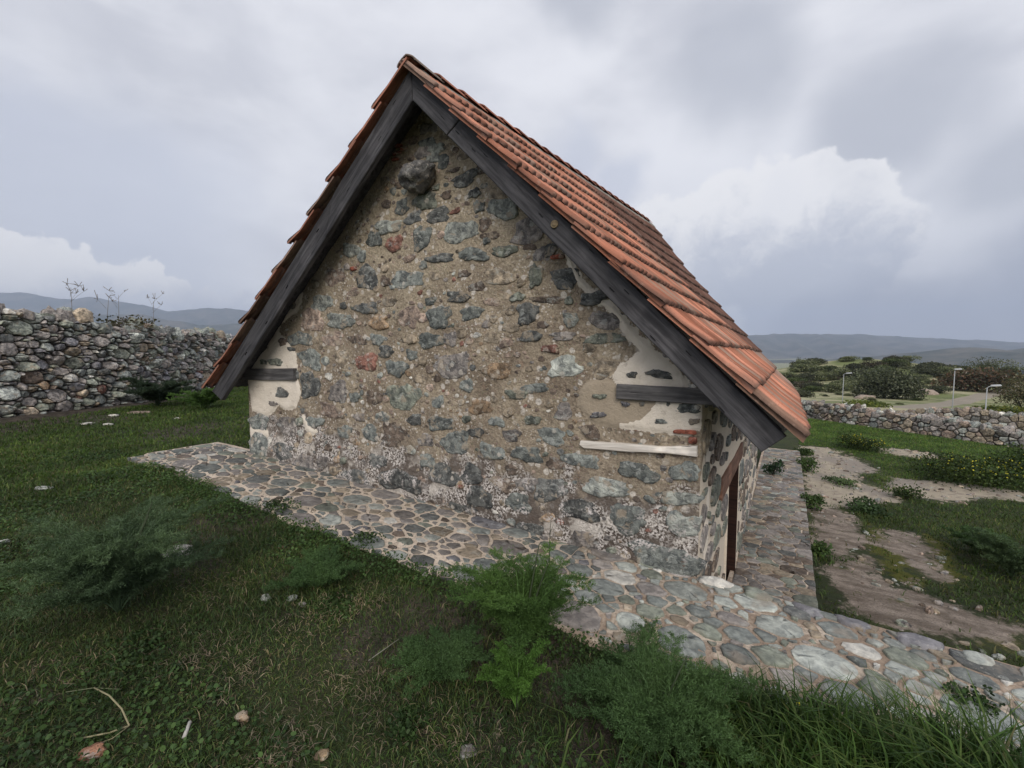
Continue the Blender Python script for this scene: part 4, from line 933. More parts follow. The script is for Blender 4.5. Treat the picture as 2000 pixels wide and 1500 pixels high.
# ---- roof deck, tiles, ridge
def slope_pt(s, y, right, c=0.0):
    """s: 0 ridge .. 1 eave; c: offset along the slope normal"""
    s = np.asarray(s, float); y = np.asarray(y, float); zr = ridge_z(y); ze = eave_z(y, right); ex = EXR if right else EXL
    x = RXR + (ex - RXR) * s; z = zr + (ze - zr) * s
    sag = -0.035 * np.sin(np.clip(s, 0, 1) * math.pi) * np.sin(np.clip((y - RY0) / (RY1 - RY0), 0, 1) * math.pi)
    if right: sag = sag - 0.020 * np.clip(y - 3.2, 0, 9) * sm(0.02, 0.35, s)
    dx = ex - RXR; dzv = ze - zr; L = np.hypot(dx, dzv); nx = -dzv / L * np.sign(dx); nz = abs(dx) / L
    return np.stack([x + nx * (c + sag), y, z + nz * (c + sag)], -1)
for right in (True, False):
    acc = Acc(); ss = np.linspace(0.0, 0.985, 20); ys = np.linspace(RY0 + 0.11, RY1 - 0.05, 40)
    s2, y2 = np.meshgrid(ss, ys, indexing='ij'); a, b = s2.shape
    i, j = np.meshgrid(np.arange(a - 1), np.arange(b - 1), indexing='ij'); q = np.stack([i * b + j, (i + 1) * b + j, (i + 1) * b + j + 1, i * b + j + 1], -1).reshape(-1, 4)
    t_ = slope_pt(s2, y2, right, -0.025).reshape(-1, 3); u_ = slope_pt(s2, y2, right, -0.065).reshape(-1, 3)
    acc.add(t_, q); acc.add(u_, q[:, ::-1])
    for sl in (np.arange(b), (a - 1) * b + np.arange(b), np.arange(a) * b, np.arange(a) * b + b - 1):
        acc.add(np.vstack([t_[sl], u_[sl]]), [(k, k + 1, len(sl) + k + 1, len(sl) + k) for k in range(len(sl) - 1)])
    link('roof_deck', acc.mesh('roof_deck', [M_WOOD], False), chapel)
    # cement fillet between board and tiles along the front verge
    acc = Acc(); ss = np.linspace(0.01, 0.99, 60)
    lo_ = slope_pt(ss, np.full(60, RY0 + 0.125), right, -0.07); hi_ = slope_pt(ss, np.full(60, RY0 + 0.12), right, 0.012)
    lo_[:, 1] += 0.012 * fbm(ss * 30, ss * 0, 3, 5); hi_[:, 1] += 0.02 * fbm(ss * 40, ss * 0, 3, 7)
    bk = hi_ + [0, 0.09, 0]; lb = lo_ + [0, 0.07, 0]
    for A, B in ((lo_, hi_), (hi_, bk), (lb, lo_)):
        acc.add(np.vstack([A, B]), [(k, k + 1, 60 + k + 1, 60 + k) for k in range(59)])
    link('verge_fillet', acc.mesh('verge_fillet', [M_CEMENT]), chapel)
    # tiles
    acc = Acc(); NC = 11; TW = 0.205; ncol = int((RY1 - RY0) / TW)
    pa = np.array([0, 0.008, 0.022, 0.036, 0.048, 0.060, 0.074, 0.092, 0.105, 0.113, 0.127, 0.141, 0.153, 0.165, 0.180, 0.197, 0.207])
    ph = 1.22 * np.array([0.012, 0.026, 0.036, 0.034, 0.022, 0.008, 0.003, 0.004, 0.008, 0.022, 0.036, 0.034, 0.022, 0.008, 0.003, 0.004, 0.006])
    if not right: ph = ph[::-1]; pa = 0.207 - pa[::-1]
    K = len(pa)
    for c_ in range(NC):
        s0 = c_ / NC - 0.012; s1 = (c_ + 1) / NC + 0.012
        for k in range(ncol):
            y0 = RY0 + k * TW + (RNG.random() - 0.5) * 0.006 + (0.0 if k else -0.015 + (RNG.random() - 0.5) * 0.03)
            if not right and k == 0: y0 -= 0.02 * RNG.random()
            js = (RNG.random() - 0.5) * 0.006; tw = (RNG.random() - 0.5) * 0.012; lift = RNG.random() * 0.008 + ((0.012 + 0.03 * RNG.random() + (0.035 if c_ == 4 else 0)) if (not right and k == 0) else 0)
            yy = y0 + pa
            rows = []; cc = []
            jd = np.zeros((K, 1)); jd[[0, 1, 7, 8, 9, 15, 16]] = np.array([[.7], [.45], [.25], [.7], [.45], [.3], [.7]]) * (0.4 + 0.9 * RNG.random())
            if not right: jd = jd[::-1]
            shade = 0.75 + 0.45 * RNG.random(); base = np.array((0.565, 0.238, 0.150)) * shade
            if RNG.random() < 0.22: base = np.array((0.42, 0.27, 0.20)) * shade
            rib_dark = float(sm(-0.25, 0.35, y0 - (3.05 + 1.1 * c_ / NC) + 0.5 * (RNG.random() - 0.5))) if right else 0.0  # far columns browned: shaded, lichened rib sides seen edge-on, put into the tile colour
            base = base * (1 - rib_dark) + rib_dark * (np.array((0.17, 0.088, 0.066)) if c_ < NC - 2 else np.array((0.36, 0.25, 0.20))) * shade
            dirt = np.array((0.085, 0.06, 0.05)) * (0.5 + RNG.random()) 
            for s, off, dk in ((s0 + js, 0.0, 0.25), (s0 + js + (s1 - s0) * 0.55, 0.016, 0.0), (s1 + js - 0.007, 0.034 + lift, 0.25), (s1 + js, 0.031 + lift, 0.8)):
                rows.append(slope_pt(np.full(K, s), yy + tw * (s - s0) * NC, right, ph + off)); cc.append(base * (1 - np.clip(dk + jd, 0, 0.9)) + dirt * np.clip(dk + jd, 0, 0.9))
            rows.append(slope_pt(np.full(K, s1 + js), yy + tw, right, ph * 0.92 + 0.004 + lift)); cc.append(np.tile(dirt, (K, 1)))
            q = [(r * K + m, (r + 1) * K + m, (r + 1) * K + m + 1, r * K + m + 1) for r in range(4) for m in range(K - 1)]
            if right is False: q = [x[::-1] for x in q]
            n0 = 5 * K; rows2 = []
            V = np.vstack(rows); C = np.vstack(cc)
            # tile edges at both verges
            for m in (0, K - 1):
                e = np.array([slope_pt(s, yy[m], right, off - 0.012) for s, off in ((s0, 0), (s0 + (s1 - s0) * 0.55, 0.016), (s1, 0.022 + lift))])
                V = np.vstack([V, e]); C = np.vstack([C, np.tile(base * 0.8, (3, 1))])
                q += [(m, K + m, n0 + 1, n0), (K + m, 3 * K + m, n0 + 2, n0 + 1)]; n0 += 3
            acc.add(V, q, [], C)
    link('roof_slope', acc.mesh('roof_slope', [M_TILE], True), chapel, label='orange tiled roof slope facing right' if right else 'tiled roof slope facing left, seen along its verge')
# ridge
acc = Acc(); yv = RY0 + 0.015; kk = 0
while yv < RY1 - 0.3:
    L = 0.42; a_ = np.linspace(-0.15, math.pi + 0.15, 13); R_t = 0.088
    base = np.array((0.24, 0.20, 0.17)) if kk == 0 else np.array((0.42, 0.17, 0.11)) * (0.75 + 0.4 * RNG.random())
    rows = []
    for t, rs in ((0, 1.12), (0.08, 1.10), (0.9, 0.95), (1, 0.95)):
        y = yv + L * t; r = R_t * rs; zc = ridge_z(y) + 0.005 + (0.02 * (1 - t))
        rows.append(np.column_stack([RXR + 1.12 * r * np.cos(a_), np.full(13, y), zc + 0.80 * r * (0.55 * np.sin(a_) + 0.45 * (1 - np.abs(np.cos(a_))))]))
    rows.insert(0, np.column_stack([RXR + (rows[0][:, 0] - RXR) * 0.86, np.full(13, yv), ridge_z(yv) + 0.025 + (rows[0][:, 2] - ridge_z(yv) - 0.025) * 0.84]))
    q = [(r * 13 + m, r * 13 + m + 1, (r + 1) * 13 + m + 1, (r + 1) * 13 + m) for r in range(4) for m in range(12)]
    acc.add(np.vstack(rows), q, [], np.vstack([np.tile(base * 0.35, (13, 1)), np.tile(base * 0.6, (13, 1))] + [np.tile(base, (13, 1))] * 3))
    yv += 0.37; kk += 1
link('ridge_tiles', acc.mesh('ridge_tiles', [M_TILE]), chapel, label='row of rounded ridge tiles bedded in mortar')
acc = Acc(); ys = np.linspace(RY0 + 0.15, RY1 - 0.05, 90)
prof = [(-0.16, -0.125), (-0.12, -0.04), (-0.06, 0.02), (0, 0.045), (0.06, 0.015), (0.12, -0.055), (0.16, -0.15)]
V = np.array([[(RXR + x + 0.02 * float(fbm(np.array([y * 6]), np.array([x * 9]), 2, 3)[0]), y, ridge_z(y) + z + 0.02 * float(fbm(np.array([y * 7 + 9]), np.array([x * 9]), 2, 3)[0])) for x, z in prof] for y in ys])
k = len(prof); q = [(r * k + m, r * k + m + 1, (r + 1) * k + m + 1, (r + 1) * k + m) for r in range(89) for m in range(k - 1)]
acc.add(V.reshape(-1, 3), q); acc.add(V[0], [], [(0, m, m + 1) for m in range(1, k - 1)])
link('ridge_mortar', acc.mesh('ridge_mortar', [M_CEMENT]), chapel)

# ------------------------------------------------------------------ DRY STONE WALLS
def poly_frame(pts, zb):
    pts = np.array(pts, float); seg = np.linalg.norm(np.diff(pts, axis=0), axis=1); cum = np.concatenate([[0], np.cumsum(seg)])
    def pos(u): return np.column_stack([np.interp(u, cum, pts[:, 0]), np.interp(u, cum, pts[:, 1])])
    def nrm(u):
        a = pos(np.clip(u - 0.4, 0, cum[-1])); b = pos(np.clip(u + 0.4, 0, cum[-1])); t = b - a; t /= np.linalg.norm(t, axis=1)[:, None] + 1e-9
        nn = np.column_stack([t[:, 1], -t[:, 0]]); mid = CAM[:2] - pos(u)
        return nn * np.sign((nn * mid).sum(1))[:, None]
    return pos, nrm, cum
def drystone(name, pts, tops, label, cat, sizes, pal, tone, thick=0.55, depth=0.10, asp=1.35, gap=0.012, caps=1.0, rough=0.10):
    pos, nrm, cum = poly_frame(pts, None); L = cum[-1]
    topf = lambda u: np.interp(u, cum, tops) + (0.30 if tops[0] > 1.5 else 0.14) * fbm(np.asarray(u) * 1.3, np.asarray(u) * 0, 4, 33)
    basef = lambda u: (lambda p: gz(p[:, 0], p[:, 1]))(pos(np.atleast_1d(u)))
    acc = Acc()
    zlo = float(basef(np.linspace(0, L, 50)).min()) - 0.1; zhi = max(tops) + 0.3
    def mp(A):
        p = pos(A[:, 0]); nn = nrm(A[:, 0]); batter = 0.06 * (A[:, 1] - zlo)
        return np.column_stack([p + nn * (A[:, 2] - batter)[:, None], A[:, 1]])
    def keep(c): return c[1] < topf(c[0]) - 0.02 and c[1] > basef(c[0])[0] - 0.25
    paving(acc, (0, zlo), (L, zhi), sizes, asp, gap, depth, pal, mp, keep, -2, rough, 0.8, -0.14, tone=tone)
    us = np.linspace(0, L, int(L / 0.3)); h = topf(us) - 0.10; bz = basef(us) - 0.5; p = pos(us); nn = nrm(us)
    cs = []
    for d, zz_ in ((-0.0, bz), (-0.05, h), (-thick, h), (-thick - 0.1, bz)):
        bt = 0.06 * (zz_ - zlo); cs.append(np.column_stack([p + nn * (d - bt * (1 if d > -0.1 else 0))[:, None], zz_]))
    m = len(us)
    acc.add(np.vstack(cs), [(r * m + k, r * m + k + 1, (r + 1) * m + k + 1, (r + 1) * m + k) for r in range(3) for k in range(m - 1)], m=1)
    # loose cap stones, irregular
    u = 0.1
    while u < L - 0.1 and caps > 0:
        w = (0.22 + 0.34 * RNG.random()) * caps; hh = (0.10 + 0.14 * RNG.random()) * caps
        for d in (0.02, -0.30):
            P = blob_outline(w, thick * 0.55 * (0.8 + 0.4 * RNG.random()), (RNG.random() - 0.5) * 0.5, 9, 3.2, 0.16)
            base_z = float(topf(u)) - 0.12 + 0.05 * RNG.random(); o_ = d - 0.06 * (base_z - zlo) - 0.02
            slope_ = (RNG.random() - 0.5) * 0.5
            def mpc(A, uu=u, bz=base_z, o_=o_, sl=slope_):
                q = pos(np.full(len(A), uu)); nn = nrm(np.full(len(A), uu)); tg = np.column_stack([-nn[:, 1], nn[:, 0]])
                return np.column_stack([q + tg * A[:, :1] + nn * (A[:, 1:2] + o_ - 0.1), bz + A[:, 2] + A[:, 0] * sl])
            key = random.choices([a for a, _ in pal if a not in 'ro'], [b for a, b in pal if a not in 'ro'])[0]
            add_stone(acc, P, hh, np.array(PAL[key]) * (0.9 + 0.6 * RNG.random()) * min(tone, 1.1), mpc, -0.06, 0.5, 0.4)
        u += w * (0.8 + 0.3 * RNG.random())
    return link(name, acc.mesh(name, [M_STONE, M_CORE], False), None, label=label, category=cat)
LWT = []
for (x, y), (u, v) in zip(LW, ((-300, 545), (0, 592), (205, 640), (360, 655), (480, 668))):
    r = ray(u, v); d = np.hypot(x - CAM[0], y - CAM[1]); LWT.append(float(CAM[2] + r[2] / np.hypot(r[0], r[1]) * d))
palL = [('m', 7), ('d', 2.5), ('b', 5), ('g', 3.5), ('t', 1.4), ('n', 0.9), ('r', 0.2), ('l', 1.3), ('o', 0.1), ('w', 0.3), ('u', 2)]
drystone('dry_stone_wall', LW, LWT, 'tall dry stone wall of grey and tan rubble with an uneven top, on the left', 'wall', [(0.14, 0.22), (0.095, 0.32), (0.06, 0.3), (0.035, 0.16)], palL, 1.3)
RW = [(-7, 29.5), (-2.5, 26.0), (1.29, 23.4), (3.2, 21.4), (5.1, 20.0), (7.67, 18.6), (11, 17.2), (16, 15.5)]
RWT = []
for (x, y), (u, v) in zip(RW, ((1440, 772), (1500, 774), (1562, 779), (1680, 790), (1800, 802), (2000, 826), (2200, 850), (2500, 880))):
    p = np.array([x, y]); d = np.hypot(x - CAM[0], y - CAM[1]); uu, vv, q = proj(np.array([x, y, 0.0])); r = ray(float(uu), np.interp(float(uu), [1440, 1562, 1680, 1800, 2000, 2200, 2500], [772, 779, 790, 802, 826, 850, 880]))
    RWT.append(float(CAM[2] + r[2] / np.hypot(r[0], r[1]) * d))
RWT = [t - float(np.interp(x, [-7, 1.3, 7.7, 16], [0.10, 0.12, 0.30, 0.30])) for t, (x, y) in zip(RWT, RW)]
palR = [('m', 5), ('l', 2.4), ('t', 2.2), ('d', 1.2), ('b', 1.5), ('n', 1.5), ('p', 1.4), ('w', 0.6)]
drystone('boundary_wall', RW, RWT, 'long low stone wall closing the yard below the scrub hill', 'wall', [(0.15, 0.3), (0.10, 0.35), (0.06, 0.2)], palR, 0.95, 0.5, 0.06, 1.2, 0.016, 0.7)
RW2 = [(6.0, 36.0), (9.5, 34.5), (13.5, 33.0), (19, 30.5), (26, 27)]
RWT2 = []
for (x, y) in RW2:
    d = np.hypot(x - CAM[0], y - CAM[1]); uu, vv, q = proj(np.array([x, y, 0.0])); r = ray(float(uu), np.interp(float(uu), [1700, 1792, 1850, 1928, 2000, 2300], [806, 800, 796, 804, 810, 840]))
    RWT2.append(float(CAM[2] + r[2] / np.hypot(r[0], r[1]) * d))
drystone('boundary_wall', RW2, RWT2, 'short stretch of stone wall behind the long yard wall, under the lamp posts', 'wall', [(0.22, 0.4), (0.14, 0.4)], palR, 0.9, 0.5, 0.08, 1.2, 0.03, 0.8)

# ------------------------------------------------------------------ VEGETATION
def unit(a): return a / (np.linalg.norm(a, axis=-1, keepdims=True) + 1e-9)
def blades(P, h, w, az, lean, col, tipcol=None):
    """arrays of bent blades: 5 vertices each -> V, quads, tris, colours"""
    N = len(P); d = np.column_stack([np.cos(az), np.sin(az), np.zeros(N)]); s = np.column_stack([-np.sin(az), np.cos(az), np.zeros(N)])
    tw = RNG.random(N) * 6.28; s = s * np.cos(tw)[:, None] * 0.6 + d * np.sin(tw)[:, None] * 0.6 + s * 0.4; s = unit(s)
    up = np.array([0, 0, 1.0]); m = P + up * (h * 0.6)[:, None] + d * (h * lean * 0.35)[:, None]
    t = P + up * (h * (1 - 0.35 * lean))[:, None] + d * (h * lean)[:, None]
    V = np.stack([P - s * (w / 2)[:, None], P + s * (w / 2)[:, None], m + s * (w * 0.42)[:, None], m - s * (w * 0.42)[:, None], t], 1).reshape(-1, 3)
    k = np.arange(N)[:, None] * 5; q = k + np.array([[0, 1, 2, 3]]); tr = k + np.array([[3, 2, 4]])
    tc = col * 1.25 if tipcol is None else tipcol
    C = np.stack([col * 0.75, col * 0.75, col, col, tc], 1).reshape(-1, 3)
    return V, q, tr, C
def leaves(P, size, nrm_bias, col):
    """small round-ish leaves (6-gon) lying loosely"""
    N = len(P); nn = unit(RNG.normal(size=(N, 3)) + np.array(nrm_bias)); a = unit(np.cross(nn, RNG.normal(size=(N, 3)))); b = np.cross(nn, a)
    an = np.arange(6) * math.pi / 3; ca = np.cos(an)[None, :, None]; sa = np.sin(an)[None, :, None]
    V = (P[:, None] + size[:, None, None] * (ca * a[:, None] + 0.8 * sa * b[:, None])).reshape(-1, 3)
    k = np.arange(N)[:, None] * 6; q = np.vstack([k + np.array([[0, 1, 2, 3]]), k + np.array([[0, 3, 4, 5]])])
    return V, q, np.repeat(col, 6, 0)
def pick(cols, wts, N):
    c = np.array(cols)[RNG.choice(len(cols), N, p=np.array(wts) / sum(wts))]; return c * (0.65 + 0.7 * RNG.random((N, 1)))
GR = [(0.071, 0.124, 0.032), (0.055, 0.097, 0.036), (0.107, 0.139, 0.042), (0.145, 0.133, 0.065), (0.276, 0.227, 0.138)]
def strip_edge(x): return -1.06 + 0.13 * fbm(x * 1.7, x * 0, 3, 91) + 0.06 * fbm(x * 6, x * 0, 2, 92)
def on_turf(x, y):
    """True where turf grows on the upper ground"""
    inside = (x > -6.75 + 0.1 * fbm(y * 3, y * 0, 2, 4)) & (y > strip_edge(x)) & (y < 0.1)
    house = (x > -5.9) & (y > -0.1)
    return ~inside & ~house
def scatter(N, xr, yr, cond):
    x = xr[0] + RNG.random(N) * (xr[1] - xr[0]); y = yr[0] + RNG.random(N) * (yr[1] - yr[0]); k = cond(x, y); x = x[k]; y = y[k]
    return np.column_stack([x, y, gz(x, y) - 0.01])
def inview(P, m=120):
    u, v, z = proj(P); return ((z > 0.2) & (u > -m) & (u < 2000 + m) & (v < 1500 + m * 2)) | (RNG.random(len(P)) < 0.35)
gA = Acc()
# near lawn: short matted grass with bare gaps
P = np.vstack([scatter(340000, (-9, 3.2), (-3.6, -0.7), on_turf), scatter(200000, (-9, 4.5), (-6.5, -0.9), lambda x, y: on_turf(x, y) & ((y < -3.6) | (x > 3.2)))]); P = P[inview(P)]
dens = fbm(P[:, 0] * 0.8, P[:, 1] * 0.8, 4, 31); keepm = RNG.random(len(P)) < np.clip(0.95 - 2.0 * (dens - 0.06), 0.4, 1); P = P[keepm]; N = len(P)
hh = (0.018 + 0.045 * RNG.random(N) ** 1.5) * (1 + 1.2 * np.clip(fbm(P[:, 0] * 1.3, P[:, 1] * 1.3, 3, 14), -0.3, 0.5))
V, q, t, C = blades(P, hh, 0.003 + 0.0025 * RNG.random(N), RNG.random(N) * 6.28, 0.3 + 0.9 * RNG.random(N), pick(GR, [5, 4, 3, 1.2, 0.7], N)); gA.add(V, q, t, C)
# left lawn further out
def lawnL(x, y): return on_turf(x, y) & (x > np.interp(y, wp[:, 1], wp[:, 0]) + 0.7 + 0.6 * fbm(x * 1.5, y * 1.5, 3, 15))
P = scatter(330000, (-19, -5.5), (-5.5, 12), lawnL); P = P[inview(P)]
keepm = RNG.random(len(P)) < np.clip(0.9 - 2.0 * (fbm(P[:, 0] * 0.8, P[:, 1] * 0.8, 4, 31) - 0.03), 0.1, 1); P = P[keepm]; N = len(P)
hh = 0.03 + 0.06 * RNG.random(N) ** 1.5
V, q, t, C = blades(P, hh, 0.008 + 0.006 * RNG.random(N), RNG.random(N) * 6.28, 0.3 + 0.8 * RNG.random(N), pick([(0.073, 0.130, 0.026), (0.056, 0.102, 0.026), (0.110, 0.150, 0.039), (0.115, 0.105, 0.053)], [5, 4, 3, 0.8], N)); gA.add(V, q, t, C)
# lower yard
polyC = CREAM + BROWN
def yard(x, y): return (x > 0.95 + 0.1 * fbm(y * 2, y * 0, 3, 12))
P = scatter(330000, (0.9, 14), (0.3, 23), yard); P = P[inview(P)]
md = np.full(len(P), -9.0)
for qy in polyC: md = np.maximum(md, sdist(P[:, :2], qy))
mm = np.full(len(P), -9.0)
for qy in MOSS: mm = np.maximum(mm, sdist(P[:, :2], qy))
md = md + 0.5 * fbm(P[:, 0] * 2.2, P[:, 1] * 2.2, 4, 44)
kp = (RNG.random(len(P)) < np.clip(-md / 0.25 + 0.04, 0.012, 1)) & ~((mm > 0) & (RNG.random(len(P)) < 0.6)) & (P[:, 1] < np.interp(P[:, 0], [p[0] for p in RW], [p[1] for p in RW]) - 0.15)
P = P[kp]; N = len(P); hh = (0.03 + 0.07 * RNG.random(N) ** 1.4) * (1 + 1.2 * np.clip(fbm(P[:, 0] * 0.7, P[:, 1] * 0.7, 3, 19) + 0.1, 0, 0.6))
colY = pick([(0.047, 0.081, 0.021), (0.036, 0.062, 0.019), (0.073, 0.094, 0.025), (0.091, 0.088, 0.036)], [5, 4, 3, 1.2], N); bright = sm(7, 16, P[:, 1])[:, None]; colY = colY * (1.5 + 0.9 * bright * [0.9, 1.15, 0.7])
V, q, t, C = blades(P, hh, 0.007 + 0.007 * RNG.random(N), RNG.random(N) * 6.28, 0.3 + 0.8 * RNG.random(N), colY); gA.add(V, q, t, C)
link('grass', gA.mesh('grass', [M_LEAF]), kind='stuff', label='short dark grass over the lawn and the lower yard')
# tall grass, lower right, and along the strip
gT = Acc()
def tall(x, y):
    d = fbm(x * 1.6, y * 1.6, 3, 55); return on_turf(x, y) & (y > -2.9) & ((x > 0.05 + 0.5 * d) | ((x > -0.9) & (RNG.random(len(x)) < 0.15)) | ((y > strip_edge(x) - 0.35) & (RNG.random(len(x)) < 0.22)))
P = np.vstack([scatter(46000, (-5.5, 3.0), (-2.9, -0.75), tall), scatter(15000, (0.25, 3.0), (-1.75, -0.98), on_turf)]); P = P[inview(P)]; N = len(P)
hh = (0.05 + 0.115 * RNG.random(N) ** 1.5) * np.where(P[:, 0] > -0.2, 1.0 + 0.35 * sm(0.2, 0.8, P[:, 0]) + 1.15 * sm(0.75, 1.25, P[:, 0]) * sm(-2.0, -1.4, P[:, 1]), 0.5) * np.clip(1.1 + 1.5 * fbm(P[:, 0] * 2, P[:, 1] * 2, 2, 57), 0.5, 1.6)
V, q, t, C = blades(P, hh, 0.005 + 0.005 * RNG.random(N), RNG.random(N) * 6.28, 0.3 + 0.8 * RNG.random(N), pick([(0.055, 0.108, 0.023), (0.039, 0.078, 0.022), (0.081, 0.124, 0.032), (0.172, 0.161, 0.081)], [5, 4, 3, 0.3], N)); gT.add(V, q, t, C)
link('tall_grass', gT.mesh('tall_grass', [M_LEAF]), kind='stuff', label='longer fresh green grass in front of the paved strip')
# clover-like ground cover
gC = Acc()
def cov(x, y): return on_turf(x, y) & (fbm(x * 1.5, y * 1.5, 4, 71) > 0.02)
P = scatter(60000, (-8, 1.2), (-3.5, -0.9), cov); P = P[inview(P)]; N = len(P); P[:, 2] += 0.012 + 0.035 * RNG.random(N)
V, q, C = leaves(P, 0.005 + 0.009 * RNG.random(N), (0, 0, 1.8), pick([(0.057, 0.107, 0.035), (0.077, 0.135, 0.040), (0.043, 0.077, 0.030)], [4, 3, 3], N)); gC.add(V, q, [], C)
P = scatter(24000, (-5.5, 2.5), (-1.5, -0.95), lambda x, y: on_turf(x, y) & (y > strip_edge(x) - 0.22 - 0.3 * np.clip(fbm(x * 2, y * 0, 2, 4), 0, 1)) & (fbm(x * 2.2, y * 2.2, 3, 73) > -0.06)); N = len(P); P[:, 2] += 0.01 + 0.09 * RNG.random(N)
V, q, C = leaves(P, 0.004 + 0.007 * RNG.random(N), (0, -0.3, 1.2), pick([(0.055, 0.105, 0.030), (0.075, 0.131, 0.037)], [3, 2], N)); gC.add(V, q, [], C)
link('ground_cover', gC.mesh('ground_cover', [M_LEAF]), kind='stuff', label='low round leaved weeds creeping through the grass')
# small broken stones on the bare yard
gV = Acc(); cnt = 0
Pq = scatter(5200, (0.95, 11), (0.4, 16), yard)
dq = np.max([sdist(Pq[:, :2], q) for q in polyC], axis=0) + 0.5 * fbm(Pq[:, 0] * 2.2, Pq[:, 1] * 2.2, 4, 44)
for p in Pq[dq > -0.15][:1500]:
    w = 0.025 + 0.12 * RNG.random() ** 3
    def mpv(A, p=p): return np.column_stack([p[0] + A[:, 0], p[1] + A[:, 1], p[2] + A[:, 2]])
    add_stone(gV, blob_outline(w, w * (0.5 + 0.4 * RNG.random()), RNG.random() * 3, 8, 2.6, 0.15), w * (0.15 + 0.25 * RNG.random()), np.array(PAL[random.choice('mmttpnlg')]) * (0.7 + 0.6 * RNG.random()), mpv, -0.02, 0.4, 0.4)
link('gravel', gV.mesh('gravel', [M_STONE], False), kind='stuff', label='broken stones scattered over the bare soil of the lower yard')
# straw litter
gS = Acc(); P = scatter(9000, (-8, 2), (-3.5, -0.9), lambda x, y: on_turf(x, y) & (fbm(x * 1.1, y * 1.1, 4, 31) > 0.0)); N = len(P); P[:, 2] += 0.012
V, q, t, C = blades(P, 0.012 + 0.02 * RNG.random(N), 0.0015 + 0.0015 * RNG.random(N), RNG.random(N) * 6.28, 1.5 + 4 * RNG.random(N), pick([(0.24, 0.20, 0.13), (0.17, 0.13, 0.09)], [1, 1], N)); gS.add(V, q, t, C)
for (u, v, r, m) in ((400, 1285, 0.10, 160), (690, 1350, 0.12, 200), (560, 1478, 0.10, 200), (620, 1215, 0.13, 160), (720, 1180, 0.12, 160), (470, 1330, 0.10, 120), (780, 1420, 0.12, 140), (900, 1450, 0.10, 120), (120, 1330, 0.14, 120), (440, 1150, 0.14, 120)):
    c = hit(u, v); x = c[0] + RNG.normal(size=m) * r; y = c[1] + RNG.normal(size=m) * r; k = on_turf(x, y); x = x[k]; y = y[k]; m = len(x)
    if m == 0: continue
    Pn = np.column_stack([x, y, gz(x, y) + 0.012 + 0.02 * RNG.random(m)])
    V, q, t, C = blades(Pn, 0.012 + 0.02 * RNG.random(m), 0.002 + 0.002 * RNG.random(m), RNG.random(m) * 6.28, 1.2 + 2.2 * RNG.random(m), pick([(0.34, 0.28, 0.20), (0.24, 0.18, 0.14)], [1, 1], m)); gS.add(V, q, t, C)
link('dry_litter', gS.mesh('dry_litter', [M_LEAF]), kind='stuff', label='dry straw bits lying on bare soil between the grass')

def fennel(base, R, H, n_fr, col, label, seed, stems=3, group=None, name='fennel_plant', cat='plant', thick=0.0010, up=0.5, dens=1.0):
    """feathery plant: arching fronds split twice into threads"""
    rs = np.random.default_rng(seed); root = thing(name, label, cat, tuple(base), group)
    A = Acc(); S = Acc()
    for k in range(n_fr):
        az = rs.random() * 6.28; reach = R * (0.35 + 0.65 * rs.random()); hh = H * (0.45 + 0.6 * rs.random()); e = up + 0.7 * rs.random()
        t = np.linspace(0, 1, 9); bx = np.array([math.cos(az), math.sin(az)])
        rad_ = reach * t ** (1.1 + 0.4 * e); z = hh * (1 - (1 - t) ** 1.6) - 0.35 * hh * np.clip(t - 0.55, 0, 1) ** 1.4 * (2.0 - e)
        pts = np.column_stack([rad_ * bx[0], rad_ * bx[1], z]); pts[:, :2] += (rs.random((9, 2)) - 0.5) * 0.03 * R
        S.tube(pts, np.linspace(0.0045, 0.001, 9) * (0.6 + R), 4, np.array(col) * 1.1)
        # pinnae
        for tt in np.linspace(0.30, 1.0, int(13 * dens)):
            for sgn in (-1, 1):
                p0 = np.array([np.interp(tt, t, pts[:, m]) for m in range(3)])
                ln = R * 0.26 * (1.15 - 0.7 * tt) * (0.6 + 0.6 * rs.random())
                side = np.array([-bx[1] * sgn, bx[0] * sgn, 0]); dr = unit(side * 0.9 + np.array([bx[0], bx[1], 0]) * 0.7 + np.array([0, 0, 0.45]) + rs.normal(size=3) * 0.25)
                M = int(80 * dens); f = rs.random(M) ** 0.8; pp = p0 + dr * (ln * f)[:, None] + rs.normal(size=(M, 3)) * ln * 0.10
                dd = unit(dr + rs.normal(size=(M, 3)) * 0.75 + [0, 0, 0.15]); l2 = ln * (0.16 + 0.2 * rs.random(M)) * (1.1 - 0.5 * f)
                sd_ = unit(np.cross(dd, rs.normal(size=(M, 3)))) * thick * (0.7 + 0.9 * rs.random((M, 1)))
                m2 = pp + dd * (l2 * 0.5)[:, None]; e2 = pp + dd * l2[:, None] + rs.normal(size=(M, 3)) * 0.12 * l2[:, None]
                V = np.stack([pp - sd_, pp + sd_, m2 + sd_, m2 - sd_, e2], 1).reshape(-1, 3); kk = np.arange(M)[:, None] * 5
                cc = np.repeat(np.array(col) * (0.6 + 0.8 * rs.random((M, 1))), 5, 0)
                A.add(V, kk + np.array([[0, 1, 2, 3]]), kk + np.array([[3, 2, 4]]), cc)
    for k in range(stems):
        az = rs.random() * 6.28; t = np.linspace(0, 1, 8); ln = H * (0.75 + 0.4 * rs.random())
        pts = np.column_stack([np.cos(az) * R * 0.35 * t ** 1.3, np.sin(az) * R * 0.35 * t ** 1.3, ln * t]); S.tube(pts, np.linspace(0.010, 0.003, 8) * (0.6 + 0.6 * R), 6, (0.045, 0.060, 0.030))
    link('foliage', A.mesh('foliage', [M_LEAF]), root); link('stem', S.mesh('stem', [M_PLAIN]), root)
    return root
